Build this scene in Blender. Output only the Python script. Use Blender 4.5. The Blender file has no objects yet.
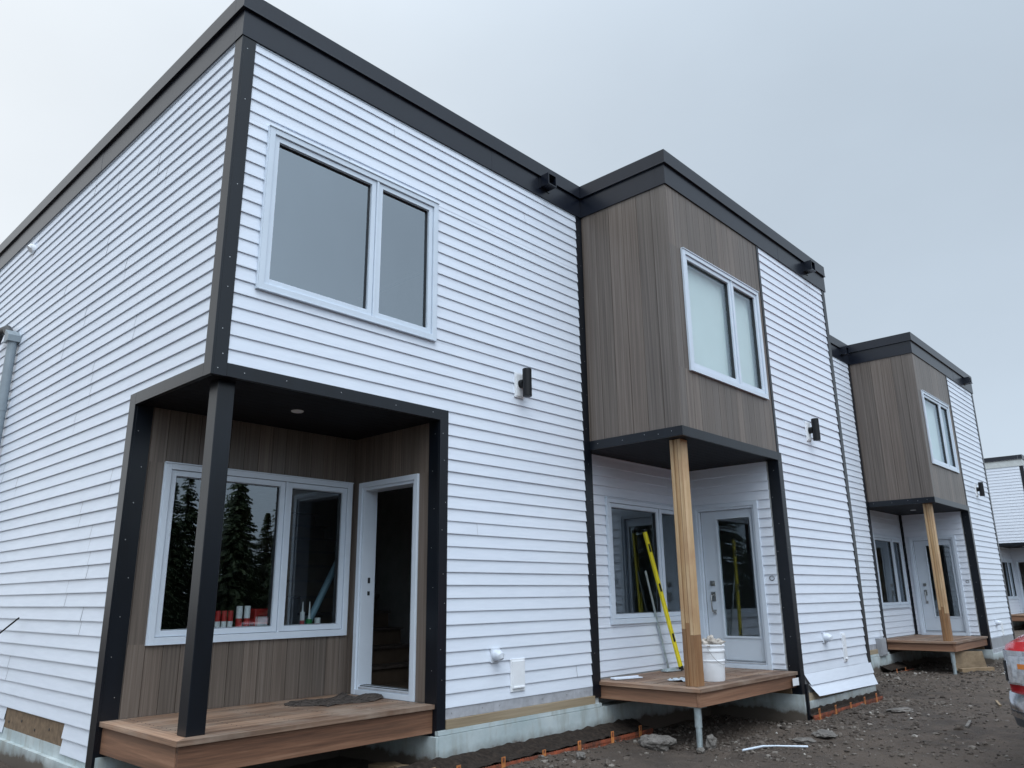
import bpy, bmesh, math, random
from mathutils import Vector, Matrix, noise
rnd = random.Random(7)
SC = bpy.context.scene
COL = SC.collection
rad = math.radians

# ------------------------------------------------------------------ materials
def new_mat(name):
    m = bpy.data.materials.new(name); m.use_nodes = True
    nt = m.node_tree; b = nt.nodes['Principled BSDF']
    return m, nt, b

def N(nt, t, **kw):
    n = nt.nodes.new(t)
    for k, v in kw.items():
        if k in n.inputs: n.inputs[k].default_value = v
        else: setattr(n, k, v)
    return n

def coords(nt, scale=(1, 1, 1), kind='Object'):
    tc = nt.nodes.new('ShaderNodeTexCoord'); mp = nt.nodes.new('ShaderNodeMapping')
    mp.inputs['Scale'].default_value = scale
    nt.links.new(tc.outputs[kind], mp.inputs['Vector'])
    return mp.outputs['Vector']

def ramp(nt, fac, stops):
    r = nt.nodes.new('ShaderNodeValToRGB')
    el = r.color_ramp.elements
    while len(el) < len(stops): el.new(0.5)
    for e, (p, c) in zip(el, stops):
        e.position = p; e.color = (c[0], c[1], c[2], 1)
    nt.links.new(fac, r.inputs['Fac'])
    return r.outputs['Color']

def noise_tex(nt, vec, scale, detail=4, rough=.55):
    n = nt.nodes.new('ShaderNodeTexNoise')
    n.inputs['Scale'].default_value = scale; n.inputs['Detail'].default_value = detail
    n.inputs['Roughness'].default_value = rough
    nt.links.new(vec, n.inputs['Vector'])
    return n.outputs['Fac']

def mixc(nt, fac, a, b, mode='MIX'):
    m = nt.nodes.new('ShaderNodeMix'); m.data_type = 'RGBA'; m.blend_type = mode
    for sock, v in ((m.inputs['Factor'], fac), (m.inputs['A'], a), (m.inputs['B'], b)):
        if hasattr(v, 'links'): nt.links.new(v, sock)
        elif isinstance(v, (int, float)): sock.default_value = v
        else: sock.default_value = (v[0], v[1], v[2], 1)
    # RGBA sockets are the third pair in the mix node
    return m.outputs['Result']

def mixrgb(nt, fac, a, b, mode='MIX'):
    m = nt.nodes.new('ShaderNodeMixRGB'); m.blend_type = mode
    for i, v in enumerate((fac, a, b)):
        if hasattr(v, 'links'): nt.links.new(v, m.inputs[i])
        elif isinstance(v, (int, float)): m.inputs[i].default_value = v
        else: m.inputs[i].default_value = (v[0], v[1], v[2], 1)
    return m.outputs['Color']

def bump(nt, b, h, strength, dist):
    n = nt.nodes.new('ShaderNodeBump'); n.inputs['Strength'].default_value = strength
    n.inputs['Distance'].default_value = dist
    nt.links.new(h, n.inputs['Height']); nt.links.new(n.outputs['Normal'], b.inputs['Normal'])

def plain(name, col, rough=.5, metal=0, var=.12, scale=6, bmp=0, spec=None, stretch=(1, 1, 1), vcol=None):
    """a colour with soft mottling and dirt"""
    m, nt, b = new_mat(name)
    v = coords(nt, stretch)
    f = noise_tex(nt, v, scale, 5, .6)
    lo = tuple(c * (1 - var) for c in col) if vcol is None else vcol
    hi = tuple(min(1, c * (1 + var)) for c in col)
    c = ramp(nt, f, [(.3, lo), (.7, hi)])
    nt.links.new(c, b.inputs['Base Color'])
    b.inputs['Roughness'].default_value = rough; b.inputs['Metallic'].default_value = metal
    if spec is not None: b.inputs['Specular IOR Level'].default_value = spec
    if bmp: bump(nt, b, noise_tex(nt, v, scale * 8, 4), .6, bmp)
    return m

def vinyl_mat():
    m, nt, b = new_mat('white_vinyl')
    v = coords(nt)
    big = noise_tex(nt, v, .8, 3, .6)
    sm = noise_tex(nt, coords(nt, (1, 1, 9)), 3, 4, .6)
    geo = nt.nodes.new('ShaderNodeNewGeometry')
    c = ramp(nt, big, [(.3, (.665, .715, .80)), (.7, (.71, .76, .84))])
    c = mixrgb(nt, .35, c, ramp(nt, sm, [(.35, (.62, .67, .75)), (.6, (.73, .775, .855))]))
    isl = ramp(nt, geo.outputs['Random Per Island'], [(0, (.985, .985, .985)), (1, (1, 1, 1))])
    c = mixrgb(nt, 1.0, c, isl, 'MULTIPLY')
    nt.links.new(c, b.inputs['Base Color'])
    b.inputs['Roughness'].default_value = .42
    bump(nt, b, noise_tex(nt, coords(nt, (.6, .6, 2)), 3.5, 3), .35, .006)
    return m

def plank_mat(name, lo, mid, hi, axis='z', grain=55, isl_var=.34, rough=.6, bdist=.0006, warm=None, broad=.4, stretch=.035):
    """sawn or printed wood: streaks along one axis, tone differs board by board"""
    m, nt, b = new_mat(name)
    st = {'z': (1, 1, stretch), 'x': (stretch, 1, 1), 'y': (1, stretch, 1)}[axis]
    geo = nt.nodes.new('ShaderNodeNewGeometry')
    tc = nt.nodes.new('ShaderNodeTexCoord')
    add = nt.nodes.new('ShaderNodeVectorMath'); add.operation = 'ADD'
    mul = nt.nodes.new('ShaderNodeVectorMath'); mul.operation = 'SCALE'
    comb = nt.nodes.new('ShaderNodeCombineXYZ')
    for i in range(3): nt.links.new(geo.outputs['Random Per Island'], comb.inputs[i])
    nt.links.new(comb.outputs[0], mul.inputs[0]); mul.inputs['Scale'].default_value = 37.
    nt.links.new(tc.outputs['Object'], add.inputs[0]); nt.links.new(mul.outputs[0], add.inputs[1])
    mp = nt.nodes.new('ShaderNodeMapping'); mp.inputs['Scale'].default_value = st
    nt.links.new(add.outputs[0], mp.inputs['Vector'])
    f1 = noise_tex(nt, mp.outputs['Vector'], grain, 6, .7)
    f2 = noise_tex(nt, mp.outputs['Vector'], grain * .16, 4, .6)
    c1 = ramp(nt, f1, [(.37, lo), (.5, mid), (.64, hi)])
    c2 = ramp(nt, f2, [(.38, lo), (.62, hi)])
    c = mixrgb(nt, broad, c1, c2)
    v = 1 - isl_var
    it = ramp(nt, geo.outputs['Random Per Island'], [(0, (v, v, v)), (.35, (.9, .88, .86)), (.6, (v * 1.1, v * 1.12, v * 1.15)), (1, (1.1, 1.06, 1.03))])
    c = mixrgb(nt, 1., c, it, 'MULTIPLY')
    if warm:
        f3 = noise_tex(nt, coords(nt), 2.2, 4, .6)
        c = mixrgb(nt, ramp(nt, f3, [(.45, (0, 0, 0)), (.68, (1, 1, 1))]), c, mixrgb(nt, .6, c, warm))
    nt.links.new(c, b.inputs['Base Color'])
    b.inputs['Roughness'].default_value = rough
    bump(nt, b, f1, .6, bdist)
    return m

def glass_mat(name, f0=.10, tint=(.80, .86, .86)):
    """thin pane: reflection by angle (Schlick, same from both sides), the rest passes through"""
    m = bpy.data.materials.new(name); m.use_nodes = True; nt = m.node_tree
    nt.nodes.clear()
    out = nt.nodes.new('ShaderNodeOutputMaterial'); mx = nt.nodes.new('ShaderNodeMixShader')
    tr = nt.nodes.new('ShaderNodeBsdfTransparent'); tr.inputs['Color'].default_value = (*tint, 1)
    gl = nt.nodes.new('ShaderNodeBsdfGlossy'); gl.inputs['Roughness'].default_value = .0
    gl.inputs['Color'].default_value = (.84, .93, 1, 1)
    f = noise_tex(nt, coords(nt), 1.3, 2)
    bp = nt.nodes.new('ShaderNodeBump'); bp.inputs['Strength'].default_value = .2; bp.inputs['Distance'].default_value = .0016
    nt.links.new(f, bp.inputs['Height']); nt.links.new(bp.outputs['Normal'], gl.inputs['Normal'])
    g = nt.nodes.new('ShaderNodeNewGeometry')
    d = nt.nodes.new('ShaderNodeVectorMath'); d.operation = 'DOT_PRODUCT'
    nt.links.new(g.outputs['Incoming'], d.inputs[0]); nt.links.new(g.outputs['True Normal'], d.inputs[1])
    def mm(op, a, b, c=None):
        n = nt.nodes.new('ShaderNodeMath'); n.operation = op
        for k, v in enumerate((a, b, c)):
            if v is None: continue
            if hasattr(v, 'links'): nt.links.new(v, n.inputs[k])
            else: n.inputs[k].default_value = v
        return n.outputs[0]
    ab = mm('ABSOLUTE', d.outputs['Value'], 0)
    p = mm('POWER', mm('SUBTRACT', 1.0, ab), 4.0)
    # faint smears of dust and film left from the works
    sm = mm('MULTIPLY_ADD', noise_tex(nt, coords(nt, (1, 1, .5)), 2.6, 5, .6), .10, .95)
    nt.links.new(mm('MULTIPLY', mm('MULTIPLY_ADD', p, 1 - f0, f0), sm), mx.inputs['Fac'])
    nt.links.new(tr.outputs[0], mx.inputs[1]); nt.links.new(gl.outputs[0], mx.inputs[2])
    nt.links.new(mx.outputs[0], out.inputs['Surface'])
    return m

def foam_mat():
    m, nt, b = new_mat('foundation_board')
    v = coords(nt)
    f = noise_tex(nt, v, 2.2, 6, .65)
    g = noise_tex(nt, coords(nt, (1, 1, .25)), 9, 4)
    c = ramp(nt, f, [(.3, (.34, .41, .42)), (.55, (.45, .51, .52)), (.75, (.53, .58, .58))])
    c = mixrgb(nt, ramp(nt, g, [(.50, (0, 0, 0)), (.68, (.7, .7, .7))]), c, (.30, .31, .28))
    # soil splashed along the bottom edge
    tc = nt.nodes.new('ShaderNodeTexCoord'); sx = nt.nodes.new('ShaderNodeSeparateXYZ')
    nt.links.new(tc.outputs['Object'], sx.inputs[0])
    ad = nt.nodes.new('ShaderNodeMath'); ad.operation = 'MULTIPLY_ADD'
    nt.links.new(noise_tex(nt, v, 4, 6, .7), ad.inputs[0]); ad.inputs[1].default_value = -.20
    nt.links.new(sx.outputs['Z'], ad.inputs[2])
    d = ramp(nt, ad.outputs[0], [(.0, (1, 1, 1)), (.035, (.45, .45, .45)), (.11, (0, 0, 0))])
    c = mixrgb(nt, d, c, (.10, .082, .066))
    nt.links.new(c, b.inputs['Base Color']); b.inputs['Roughness'].default_value = .8
    bump(nt, b, noise_tex(nt, v, 30, 4), .6, .004)
    return m

def soil_mat():
    m, nt, b = new_mat('soil')
    v = coords(nt)
    f0 = noise_tex(nt, v, .45, 5, .6)
    f1 = noise_tex(nt, v, 3.2, 8, .7)
    f2 = noise_tex(nt, v, 26, 6, .75)
    c = ramp(nt, f1, [(.3, (.024, .015, .010)), (.5, (.068, .046, .032)), (.72, (.145, .104, .077))])
    c = mixrgb(nt, ramp(nt, f0, [(.42, (0, 0, 0)), (.62, (.75, .75, .75))]), c, (.125, .089, .064))
    c = mixrgb(nt, ramp(nt, f2, [(.3, (.0, .0, .0)), (.8, (.7, .7, .7))]), c, mixrgb(nt, .6, c, (.14, .12, .105)))
    vo = nt.nodes.new('ShaderNodeTexVoronoi'); vo.inputs['Scale'].default_value = 38
    nt.links.new(v, vo.inputs['Vector'])
    c = mixrgb(nt, ramp(nt, vo.outputs['Distance'], [(.0, (.55, .55, .55)), (.16, (0, 0, 0))]), c, (.16, .145, .13))
    nt.links.new(c, b.inputs['Base Color'])
    b.inputs['Roughness'].default_value = .85
    mt = nt.nodes.new('ShaderNodeMath'); mt.operation = 'ADD'
    nt.links.new(f2, mt.inputs[0]); nt.links.new(f1, mt.inputs[1])
    bump(nt, b, mt.outputs[0], 1.0, .06)
    return m

def island_mat(name, stops, rough=.85, bmp=.002, sc=30):
    m, nt, b = new_mat(name)
    geo = nt.nodes.new('ShaderNodeNewGeometry')
    c = ramp(nt, geo.outputs['Random Per Island'], stops)
    f = noise_tex(nt, coords(nt), sc, 5)
    c = mixrgb(nt, 1, c, ramp(nt, f, [(.3, (.6, .6, .6)), (.7, (1.1, 1.1, 1.1))]), 'MULTIPLY')
    nt.links.new(c, b.inputs['Base Color']); b.inputs['Roughness'].default_value = rough
    if bmp: bump(nt, b, f, .8, bmp)
    return m

M = {}
M['vinyl'] = vinyl_mat()
M['black'] = plain('black_trim', (.0035, .0055, .0095), .30, var=.3, scale=5, bmp=.0008, spec=.42, stretch=(1, 1, .2))
M['metal'] = plain('charcoal_metal', (.0060, .0085, .016), .30, var=.10, scale=2, spec=.48)
M['dark'] = plain('soffit_black', (.0045, .005, .008), .6, var=.15, spec=.25)
M['screw'] = plain('screw_head', (.55, .56, .56), .35, .8)
M['clad'] = plank_mat('wood_cladding', (.090, .072, .060), (.132, .108, .091), (.182, .154, .132), grain=62, isl_var=.20, rough=.40, broad=.12, stretch=.010)
M['cedar'] = plank_mat('deck_lumber', (.085, .045, .027), (.24, .135, .085), (.46, .31, .215), 'x', 30, .5, .62, .001, warm=(.32, .26, .21))
M['cedar_y'] = plank_mat('deck_lumber_across', (.085, .045, .027), (.24, .135, .085), (.46, .31, .215), 'y', 30, .5, .62, .001, warm=(.32, .26, .21))
M['fasciawood'] = plank_mat('deck_rim_lumber', (.060, .026, .014), (.21, .098, .054), (.40, .225, .14), 'x', 14, .2, .62, .001)
M['fasciawood_y'] = plank_mat('deck_rim_lumber_across', (.060, .026, .014), (.21, .098, .054), (.40, .225, .14), 'y', 14, .2, .62, .001)
M['pine'] = plank_mat('raw_pine', (.36, .21, .09), (.53, .35, .18), (.66, .48, .29), 'z', 40, .22, .6, .001, warm=(.36, .20, .10))
M['pine_wet'] = plank_mat('damp_pine', (.20, .095, .04), (.34, .18, .08), (.44, .27, .14), 'z', 34, .4, .5, .001)
M['osb'] = plain('bare_sheathing', (.17, .115, .07), .8, var=.35, scale=16, bmp=.002)
M['ply'] = plank_mat('plywood', (.16, .11, .065), (.25, .175, .10), (.33, .24, .15), 'x', 10, .2, .75, .001)
M['frame'] = plain('window_vinyl', (.60, .67, .755), .32, var=.04, scale=3)
M['doorpaint'] = plain('door_paint', (.56, .625, .70), .35, var=.04, scale=2)
M['gasket'] = plain('gasket', (.02, .022, .026), .5)
M['glass'] = glass_mat('window_glass', .16)
M['glass_up'] = glass_mat('coated_glass', .31, (.62, .70, .76))
M['glass_pale'] = glass_mat('pale_glass', .16, (.94, .98, .97))
M['foam'] = foam_mat()
M['flash'] = plain('grey_flashing', (.36, .37, .40), .5, var=.2, scale=9)
M['sill'] = plank_mat('sill_lumber', (.20, .15, .095), (.33, .26, .17), (.42, .35, .25), 'x', 14, .2, .8)
M['drywall'] = plain('drywall', (.40, .41, .41), .9, var=.1)
M['blind'] = plain('pale_blind', (.66, .74, .74), .8, var=.04, scale=1)
M['floor_in'] = plain('subfloor', (.09, .065, .045), .8, var=.2)
M['steel'] = plain('satin_nickel', (.45, .45, .44), .28, 1.0)
M['galv'] = plain('galvanised_steel', (.46, .53, .55), .45, .55, var=.25, scale=14)
M['pvc'] = plain('grey_conduit', (.22, .26, .29), .5, var=.08)
M['yellow'] = plain('yellow_paint', (.78, .66, .03), .4, var=.08)
M['blackplastic'] = plain('black_plastic', (.004, .0045, .006), .5, spec=.3)
M['white'] = plain('white_plastic', (.78, .80, .83), .38, var=.05)
M['vent'] = plain('vent_vinyl', (.62, .66, .72), .5, var=.08)
M['rag'] = plain('dirty_rag', (.42, .38, .34), .95, var=.55, scale=22, bmp=.004)
M['tar'] = plain('dark_felt', (.065, .052, .045), .8, var=.5, scale=9, bmp=.003)
M['orange'] = plain('orange_plastic', (.22, .052, .022), .7, var=.75, scale=9, vcol=(.05, .030, .022))
M['tabs'] = plain('faded_orange_plastic', (.46, .17, .05), .6, var=.4, scale=12)
M['membrane'] = plain('black_membrane', (.026, .019, .015), .9, var=.6, scale=25, bmp=.006, spec=.2)
M['soil'] = soil_mat()
M['gravel'] = island_mat('gravel', [(0, (.04, .029, .022)), (.5, (.085, .066, .052)), (.85, (.13, .108, .09)), (.98, (.22, .195, .17)), (1, (.45, .42, .38))])
M['rock'] = plain('grey_rock', (.135, .122, .11), .85, var=.4, scale=9, bmp=.01)
M['red'] = plain('red_carpaint', (.42, .012, .018), .22, var=.05, spec=.8)
M['red'].node_tree.nodes['Principled BSDF'].inputs['Coat Weight'].default_value = .8
M['chrome'] = plain('chrome', (.62, .63, .65), .24, 1.0, var=.05)
M['rubber'] = plain('tyre_rubber', (.025, .025, .026), .8, bmp=.002)
M['greyplastic'] = plain('grey_bumper_plastic', (.075, .085, .095), .55)
M['lens'] = plain('headlight_lens', (.55, .57, .60), .08, .35, var=.3, scale=30)
M['amber'] = plain('amber_lens', (.70, .22, .04), .15)
M['bark'] = plain('bark', (.07, .055, .045), .9, var=.4, scale=20, bmp=.01)
M['needle'] = island_mat('spruce_needles', [(0, (.030, .052, .020)), (.6, (.060, .092, .036)), (1, (.12, .155, .065))], .7, 0, 4)
M['redlabel'] = plain('red_tube', (.45, .03, .03), .4)
M['green'] = plain('green_plastic', (.02, .22, .07), .35)
M['bluetube'] = plain('blue_grey_tube', (.20, .33, .42), .5)
M['pale_band'] = plain('pale_fascia', (.52, .55, .55), .5, var=.1)
M['wall_grey'] = plain('grey_panel', (.30, .31, .33), .6, var=.12, scale=5)

# ------------------------------------------------------------------ mesh builder
class Frame:
    """wall frame: u runs along the wall, n out of it, z up"""
    def __init__(s, o, u, n): s.o = Vector(o); s.u = Vector(u); s.n = Vector(n)
    def p(s, u, n, z): return s.o + s.u * u + s.n * n + Vector((0, 0, z))
def front(y, x=0): return Frame((x, y, 0), (1, 0, 0), (0, -1, 0))
def left(x, y=0): return Frame((x, y, 0), (0, 1, 0), (-1, 0, 0))
def right(x, y=0): return Frame((x, y, 0), (0, 1, 0), (1, 0, 0))
WORLD = Frame((0, 0, 0), (1, 0, 0), (0, 1, 0))

class MB:
    def __init__(s): s.v = []; s.f = []; s.m = []; s.mats = []
    def mi(s, mat):
        if mat not in s.mats: s.mats.append(mat)
        return s.mats.index(mat)
    def face(s, pts, mat):
        k = len(s.v); s.v += [tuple(p) for p in pts]; s.f.append(tuple(range(k, k + len(pts)))); s.m.append(s.mi(mat))
    def hexa(s, P, mat):
        k = len(s.v); s.v += [tuple(p) for p in P]; i = s.mi(mat)
        for q in ((0, 3, 2, 1), (4, 5, 6, 7), (0, 1, 5, 4), (1, 2, 6, 5), (2, 3, 7, 6), (3, 0, 4, 7)):
            s.f.append(tuple(k + a for a in q)); s.m.append(i)
    def obox(s, F, u0, u1, n0, n1, z0, z1, mat):
        s.hexa([F.p(u0, n0, z0), F.p(u1, n0, z0), F.p(u1, n1, z0), F.p(u0, n1, z0),
                F.p(u0, n0, z1), F.p(u1, n0, z1), F.p(u1, n1, z1), F.p(u0, n1, z1)], mat)
    def box(s, x0, x1, y0, y1, z0, z1, mat): s.obox(WORLD, x0, x1, y0, y1, z0, z1, mat)
    def bar(s, a, b, w, h, mat, side=None):
        a = Vector(a); b = Vector(b); d = (b - a).normalized()
        sd = Vector(side) if side else (Vector((0, 0, 1)) if abs(d.z) < .9 else Vector((0, 1, 0)))
        x = d.cross(sd).normalized(); y = x.cross(d).normalized()
        P = [p + x * (w / 2 * i) + y * (h / 2 * j) for p in (a, b) for i, j in ((-1, -1), (1, -1), (1, 1), (-1, 1))]
        s.hexa(P, mat)
    def tube(s, pts, radii, mat, seg=16, caps=True):
        pts = [Vector(p) for p in pts]
        if not isinstance(radii, (list, tuple)): radii = [radii] * len(pts)
        k0 = len(s.v); i = s.mi(mat); prev = None
        for j, p in enumerate(pts):
            d = (pts[min(j + 1, len(pts) - 1)] - pts[max(j - 1, 0)]).normalized()
            ref = prev if prev is not None else (Vector((1, 0, 0)) if abs(d.x) < .9 else Vector((0, 1, 0)))
            x = (ref - d * ref.dot(d)).normalized(); prev = x; y = d.cross(x)
            for a in range(seg):
                t = 2 * math.pi * a / seg
                s.v.append(tuple(p + (x * math.cos(t) + y * math.sin(t)) * radii[j]))
        for j in range(len(pts) - 1):
            for a in range(seg):
                b = (a + 1) % seg
                s.f.append((k0 + j * seg + a, k0 + j * seg + b, k0 + (j + 1) * seg + b, k0 + (j + 1) * seg + a)); s.m.append(i)
        if caps:
            s.f.append(tuple(k0 + a for a in range(seg))[::-1]); s.m.append(i)
            s.f.append(tuple(k0 + (len(pts) - 1) * seg + a for a in range(seg))); s.m.append(i)
    def build(s, name, parent=None, bevel=0, smooth=False, seg=2, recalc=True):
        me = bpy.data.meshes.new(name); me.from_pydata(s.v, [], s.f)
        for mt in s.mats: me.materials.append(M[mt])
        for p, i in zip(me.polygons, s.m): p.material_index = i
        bm = bmesh.new(); bm.from_mesh(me)
        if recalc: bmesh.ops.recalc_face_normals(bm, faces=bm.faces)
        if bevel:
            bmesh.ops.bevel(bm, geom=list(bm.edges), offset=bevel, segments=seg, affect='EDGES', profile=.5)
        bm.to_mesh(me); bm.free()
        if smooth:
            me.polygons.foreach_set('use_smooth', [True] * len(me.polygons))
            try: me.set_sharp_from_angle(angle=rad(35))
            except Exception: pass
        o = bpy.data.objects.new(name, me); COL.objects.link(o)
        if parent is not None: o.parent = parent
        return o

def tag(o, label, cat, group=None, kind=None):
    if label: o['label'] = label
    if cat: o['category'] = cat
    if group: o['group'] = group
    if kind: o['kind'] = kind
    return o
def empty(name, loc, label, cat, group=None, rz=0):
    o = bpy.data.objects.new(name, None); COL.objects.link(o); o.location = loc
    o.rotation_euler = (0, 0, rz); o.empty_display_size = .2
    return tag(o, label, cat, group)
def structure(name, mb, **k):
    o = mb.build(name, **k); o['kind'] = 'structure'; return o

def free(u0, u1, z0, z1, holes):
    """split a wall into (u0,u1,z0,z1) cells that miss the holes"""
    zs = sorted({z0, z1} | {z for h in holes for z in (h[2], h[3]) if z0 < z < z1})
    out = []
    for a, b in zip(zs, zs[1:]):
        mid = (a + b) / 2; cuts = sorted((h[0], h[1]) for h in holes if h[2] < mid < h[3])
        c = u0
        for h0, h1 in cuts:
            if h0 > c: out.append((c, min(h0, u1), a, b))
            c = max(c, h1)
        if c < u1: out.append((c, u1, a, b))
    return [r for r in out if r[1] - r[0] > .002]

PITCH = .118
def lap_siding(F, u0, u1, z0, z1, holes=(), phase=.52, seams=1.0, seed=0):
    mb = MB(); r = random.Random(seed)
    k0 = math.floor((z0 - phase) / PITCH + 1e-6); k1 = math.ceil((z1 - phase) / PITCH)
    offs = {}
    for k in range(k0, k1):
        zb = phase + k * PITCH; zt = zb + PITCH
        pk = (k + 1000) // 2
        if pk not in offs: offs[pk] = (r.uniform(0, 3.66), r.uniform(-.0014, .0014))
        jit = offs[pk][1]
        cells = free(u0, u1, max(zb, z0), min(zt, z1), holes)
        for a, b, c, d in cells:
            segs = []
            if seams and r.random() < float(seams):
                s = u0 - 4 + offs[pk][0]
                cur = a
                while s < b:
                    if s > cur + .15 and s < b - .15:
                        segs.append((cur, s - .0012)); cur = s + .0012
                    s += 3.66
                segs.append((cur, b))
            else: segs = [(a, b)]
            for n, (p, q) in enumerate(segs):
                j = jit + (n % 2) * .0012
                off = lambda z: .017 + j - .014 * (z - zb) / PITCH
                # split long boards so they wave a little
                m = max(1, int((q - p) / .9)); us = [p + (q - p) * i / m for i in range(m + 1)]
                ws = [r.uniform(-.0011, .0011) for _ in us]
                k_ = len(mb.v); i_ = mb.mi('vinyl')
                for u, w in zip(us, ws):
                    mb.v += [tuple(F.p(u, .0005, c)), tuple(F.p(u, off(c) + w, c)), tuple(F.p(u, off(c) + w, c + .006)), tuple(F.p(u, off(d) + w * .3, d))]
                for t in range(m):
                    A = k_ + t * 4; B = A + 4
                    for e in range(3):
                        mb.f.append((A + e, B + e, B + e + 1, A + e + 1)); mb.m.append(i_)
    return mb

def vertical_cladding(F, u0, u1, z0, z1, holes=(), pitch=.148, seed=0):
    mb = MB(); r = random.Random(seed); u = u0
    while u < u1 - .001:
        v = min(u + pitch, u1)
        dn = r.uniform(-.0006, .0006)
        for a, b, c, d in free(u, v, z0, z1, holes):
            g0 = .003 if abs(a - u) < 1e-6 else 0; g1 = .003 if abs(b - v) < 1e-6 else 0
            n0, n1 = .003, .012 + dn
            P = [F.p(a, n0, c), F.p(a + g0, n1, c), F.p(b - g1, n1, c), F.p(b, n0, c),
                 F.p(a, n0, d), F.p(a + g0, n1, d), F.p(b - g1, n1, d), F.p(b, n0, d)]
            mb.hexa(P, 'clad')
        u = v
    return mb

def backing(mb, F, u0, u1, z0, z1, holes=(), t=.14, mat='drywall'):
    for a, b, c, d in free(u0, u1, z0, z1, holes): mb.obox(F, a, b, -t, 0, c, d, mat)

def screws(mb, F, pts, n):
    for u, z in pts:
        c = F.p(u, n, z); mb.tube([c - F.n * .002, c + F.n * .002], .0055, 'screw', 8)

def window(parent, F, u0, u1, z0, z1, split, base=0.0, glass='glass', blind=False, equal=False):
    """casing > frame, two sashes each with its pane"""
    mb = MB(); t = .050; n0, n1 = base - .10, base + .030
    for a, b, c, d in ((u0, u0 + t, z0, z1), (u1 - t, u1, z0, z1), (u0 + t, u1 - t, z1 - t, z1), (u0 + t, u1 - t, z0, z0 + t)):
        mb.obox(F, a, b, n0, n1, c, d, 'frame')
    # thin projecting lip round the outside and a head flashing
    e = .012
    mb.obox(F, u0 - e, u1 + e, base, base + .040, z1, z1 + e, 'frame'); mb.obox(F, u0 - e, u0, base, base + .026, z0 - e, z1, 'frame')
    mb.obox(F, u1, u1 + e, base, base + .026, z0 - e, z1, 'frame'); mb.obox(F, u0, u1, base, base + .034, z0 - e, z0, 'frame')
    mb.obox(F, split - .012, split + .012, n0, n1 - .006, z0 + t, z1 - t, 'frame')
    w = mb.build('window', parent, bevel=.0025)
    for a, b in ((u0 + t, split - .012), (split + .012, u1 - t)):
        g = .004; a += g; b -= g; c = z0 + t + g; d = z1 - t - g; s = .048
        sb = MB(); m0, m1 = base - .07, base + .012
        for p, q, r_, v in ((a, a + s, c, d), (b - s, b, c, d), (a + s, b - s, d - s, d), (a + s, b - s, c, c + s)):
            sb.obox(F, p, q, m0, m1, r_, v, 'frame')
        k = .008
        for p, q, r_, v in ((a + s, a + s + k, c + s, d - s), (b - s - k, b - s, c + s, d - s), (a + s + k, b - s - k, d - s - k, d - s), (a + s + k, b - s - k, c + s, c + s + k)):
            sb.obox(F, p, q, m0, m1 - .014, r_, v, 'gasket')
        sb.build('sash', w, bevel=.002)
        gm = MB(); sheet(gm, F, a + s + .002, b - s - .002, c + s + .002, d - s - .002, base - .026, glass)
        gm.build('pane', w, recalc=False)
    if blind:
        bb = MB(); bb.obox(F, u0 + .03, u1 - .03, base - .108, base - .1012, z0 + .02, z1 - .02, 'blind'); bb.build('blind', w)
    return w

def sheet(mb, F, u0, u1, z0, z1, n, mat):
    """one pane of glass with its normal pointing outdoors"""
    q = [F.p(u0, n, z0), F.p(u1, n, z0), F.p(u1, n, z1), F.p(u0, n, z1)]
    if (q[1] - q[0]).cross(q[3] - q[0]).dot(F.n) < 0: q.reverse()
    mb.face(q, mat)

def wall_lamp(parent, F, u, z, n, tilt=0):
    mb = MB(); c = F.p(u, n + .115, z)
    mb.tube([c + Vector((0, 0, -.155)), c + Vector((0, 0, -.150)), c + Vector((0, 0, .150)), c + Vector((0, 0, .155))], [.046, .050, .050, .046], 'blackplastic', 24)
    mb.tube([F.p(u, n + .012, z), F.p(u, n + .075, z)], .046, 'blackplastic', 20)
    l = mb.build('wall_lamp', parent, smooth=True)
    b = MB(); b.obox(F, u - .085, u + .060, n - .004, n + .014, z - .155, z + .125, 'white')
    b.obox(F, u - .070, u + .045, n + .014, n + .022, z - .140, z + .110, 'white')
    o = b.build('mounting_block', l, bevel=.003)
    return l

def round_vent(parent, F, u, z, n):
    mb = MB()
    mb.obox(F, u - .088, u + .03, n - .003, n + .014, z - .066, z + .066, 'vent')
    mb.tube([F.p(u - .03, n + .015, z), F.p(u - .03, n + .05, z), F.p(u - .03, n + .075, z - .012), F.p(u - .03, n + .088, z - .035)], [.052, .054, .048, .026], 'vent', 20)
    mb.build('dryer_vent', parent, smooth=True)
def plate_vent(parent, F, u, z, n, w=.17, h=.30, ang=0):
    mb = MB()
    mb.obox(F, u - w / 2, u + w / 2, n - .004, n + .014, z - h / 2, z + h / 2, 'white')
    mb.obox(F, u - w / 2 + .02, u + w / 2 - .02, n + .014, n + .024, z - h / 2 + .03, z + h / 2 - .02, 'white')
    mb.obox(F, u - w / 2 + .022, u + w / 2 - .022, n + .024, n + .034, z - h / 2 + .03, z - h / 2 + .045, 'white')
    mb.build('cover_plate', parent, bevel=.002)
def scupper(parent, F, u, z):
    mb = MB(); a = .075; n0, n1 = .03, .17
    for q in ((u - a, u + a, z + a - .012, z + a), (u - a, u + a, z - a, z - a + .012), (u - a, u - a + .012, z - a + .012, z + a - .012), (u + a - .012, u + a, z - a + .012, z + a - .012)):
        mb.obox(F, q[0], q[1], n0, n1, q[2], q[3], 'metal')
    mb.obox(F, u - a - .02, u + a + .02, n0 - .002, n0 + .010, z - a - .02, z + a + .02, 'metal')
    mb.obox(F, u - a + .012, u + a - .012, n0 + .04, n0 + .05, z - a + .012, z + a - .012, 'gasket')
    mb.build('roof_scupper', parent)

ZT, ZC, ZF, ZB1, ZB2 = 6.584, 6.406, 6.151, 3.235, 3.13

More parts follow.
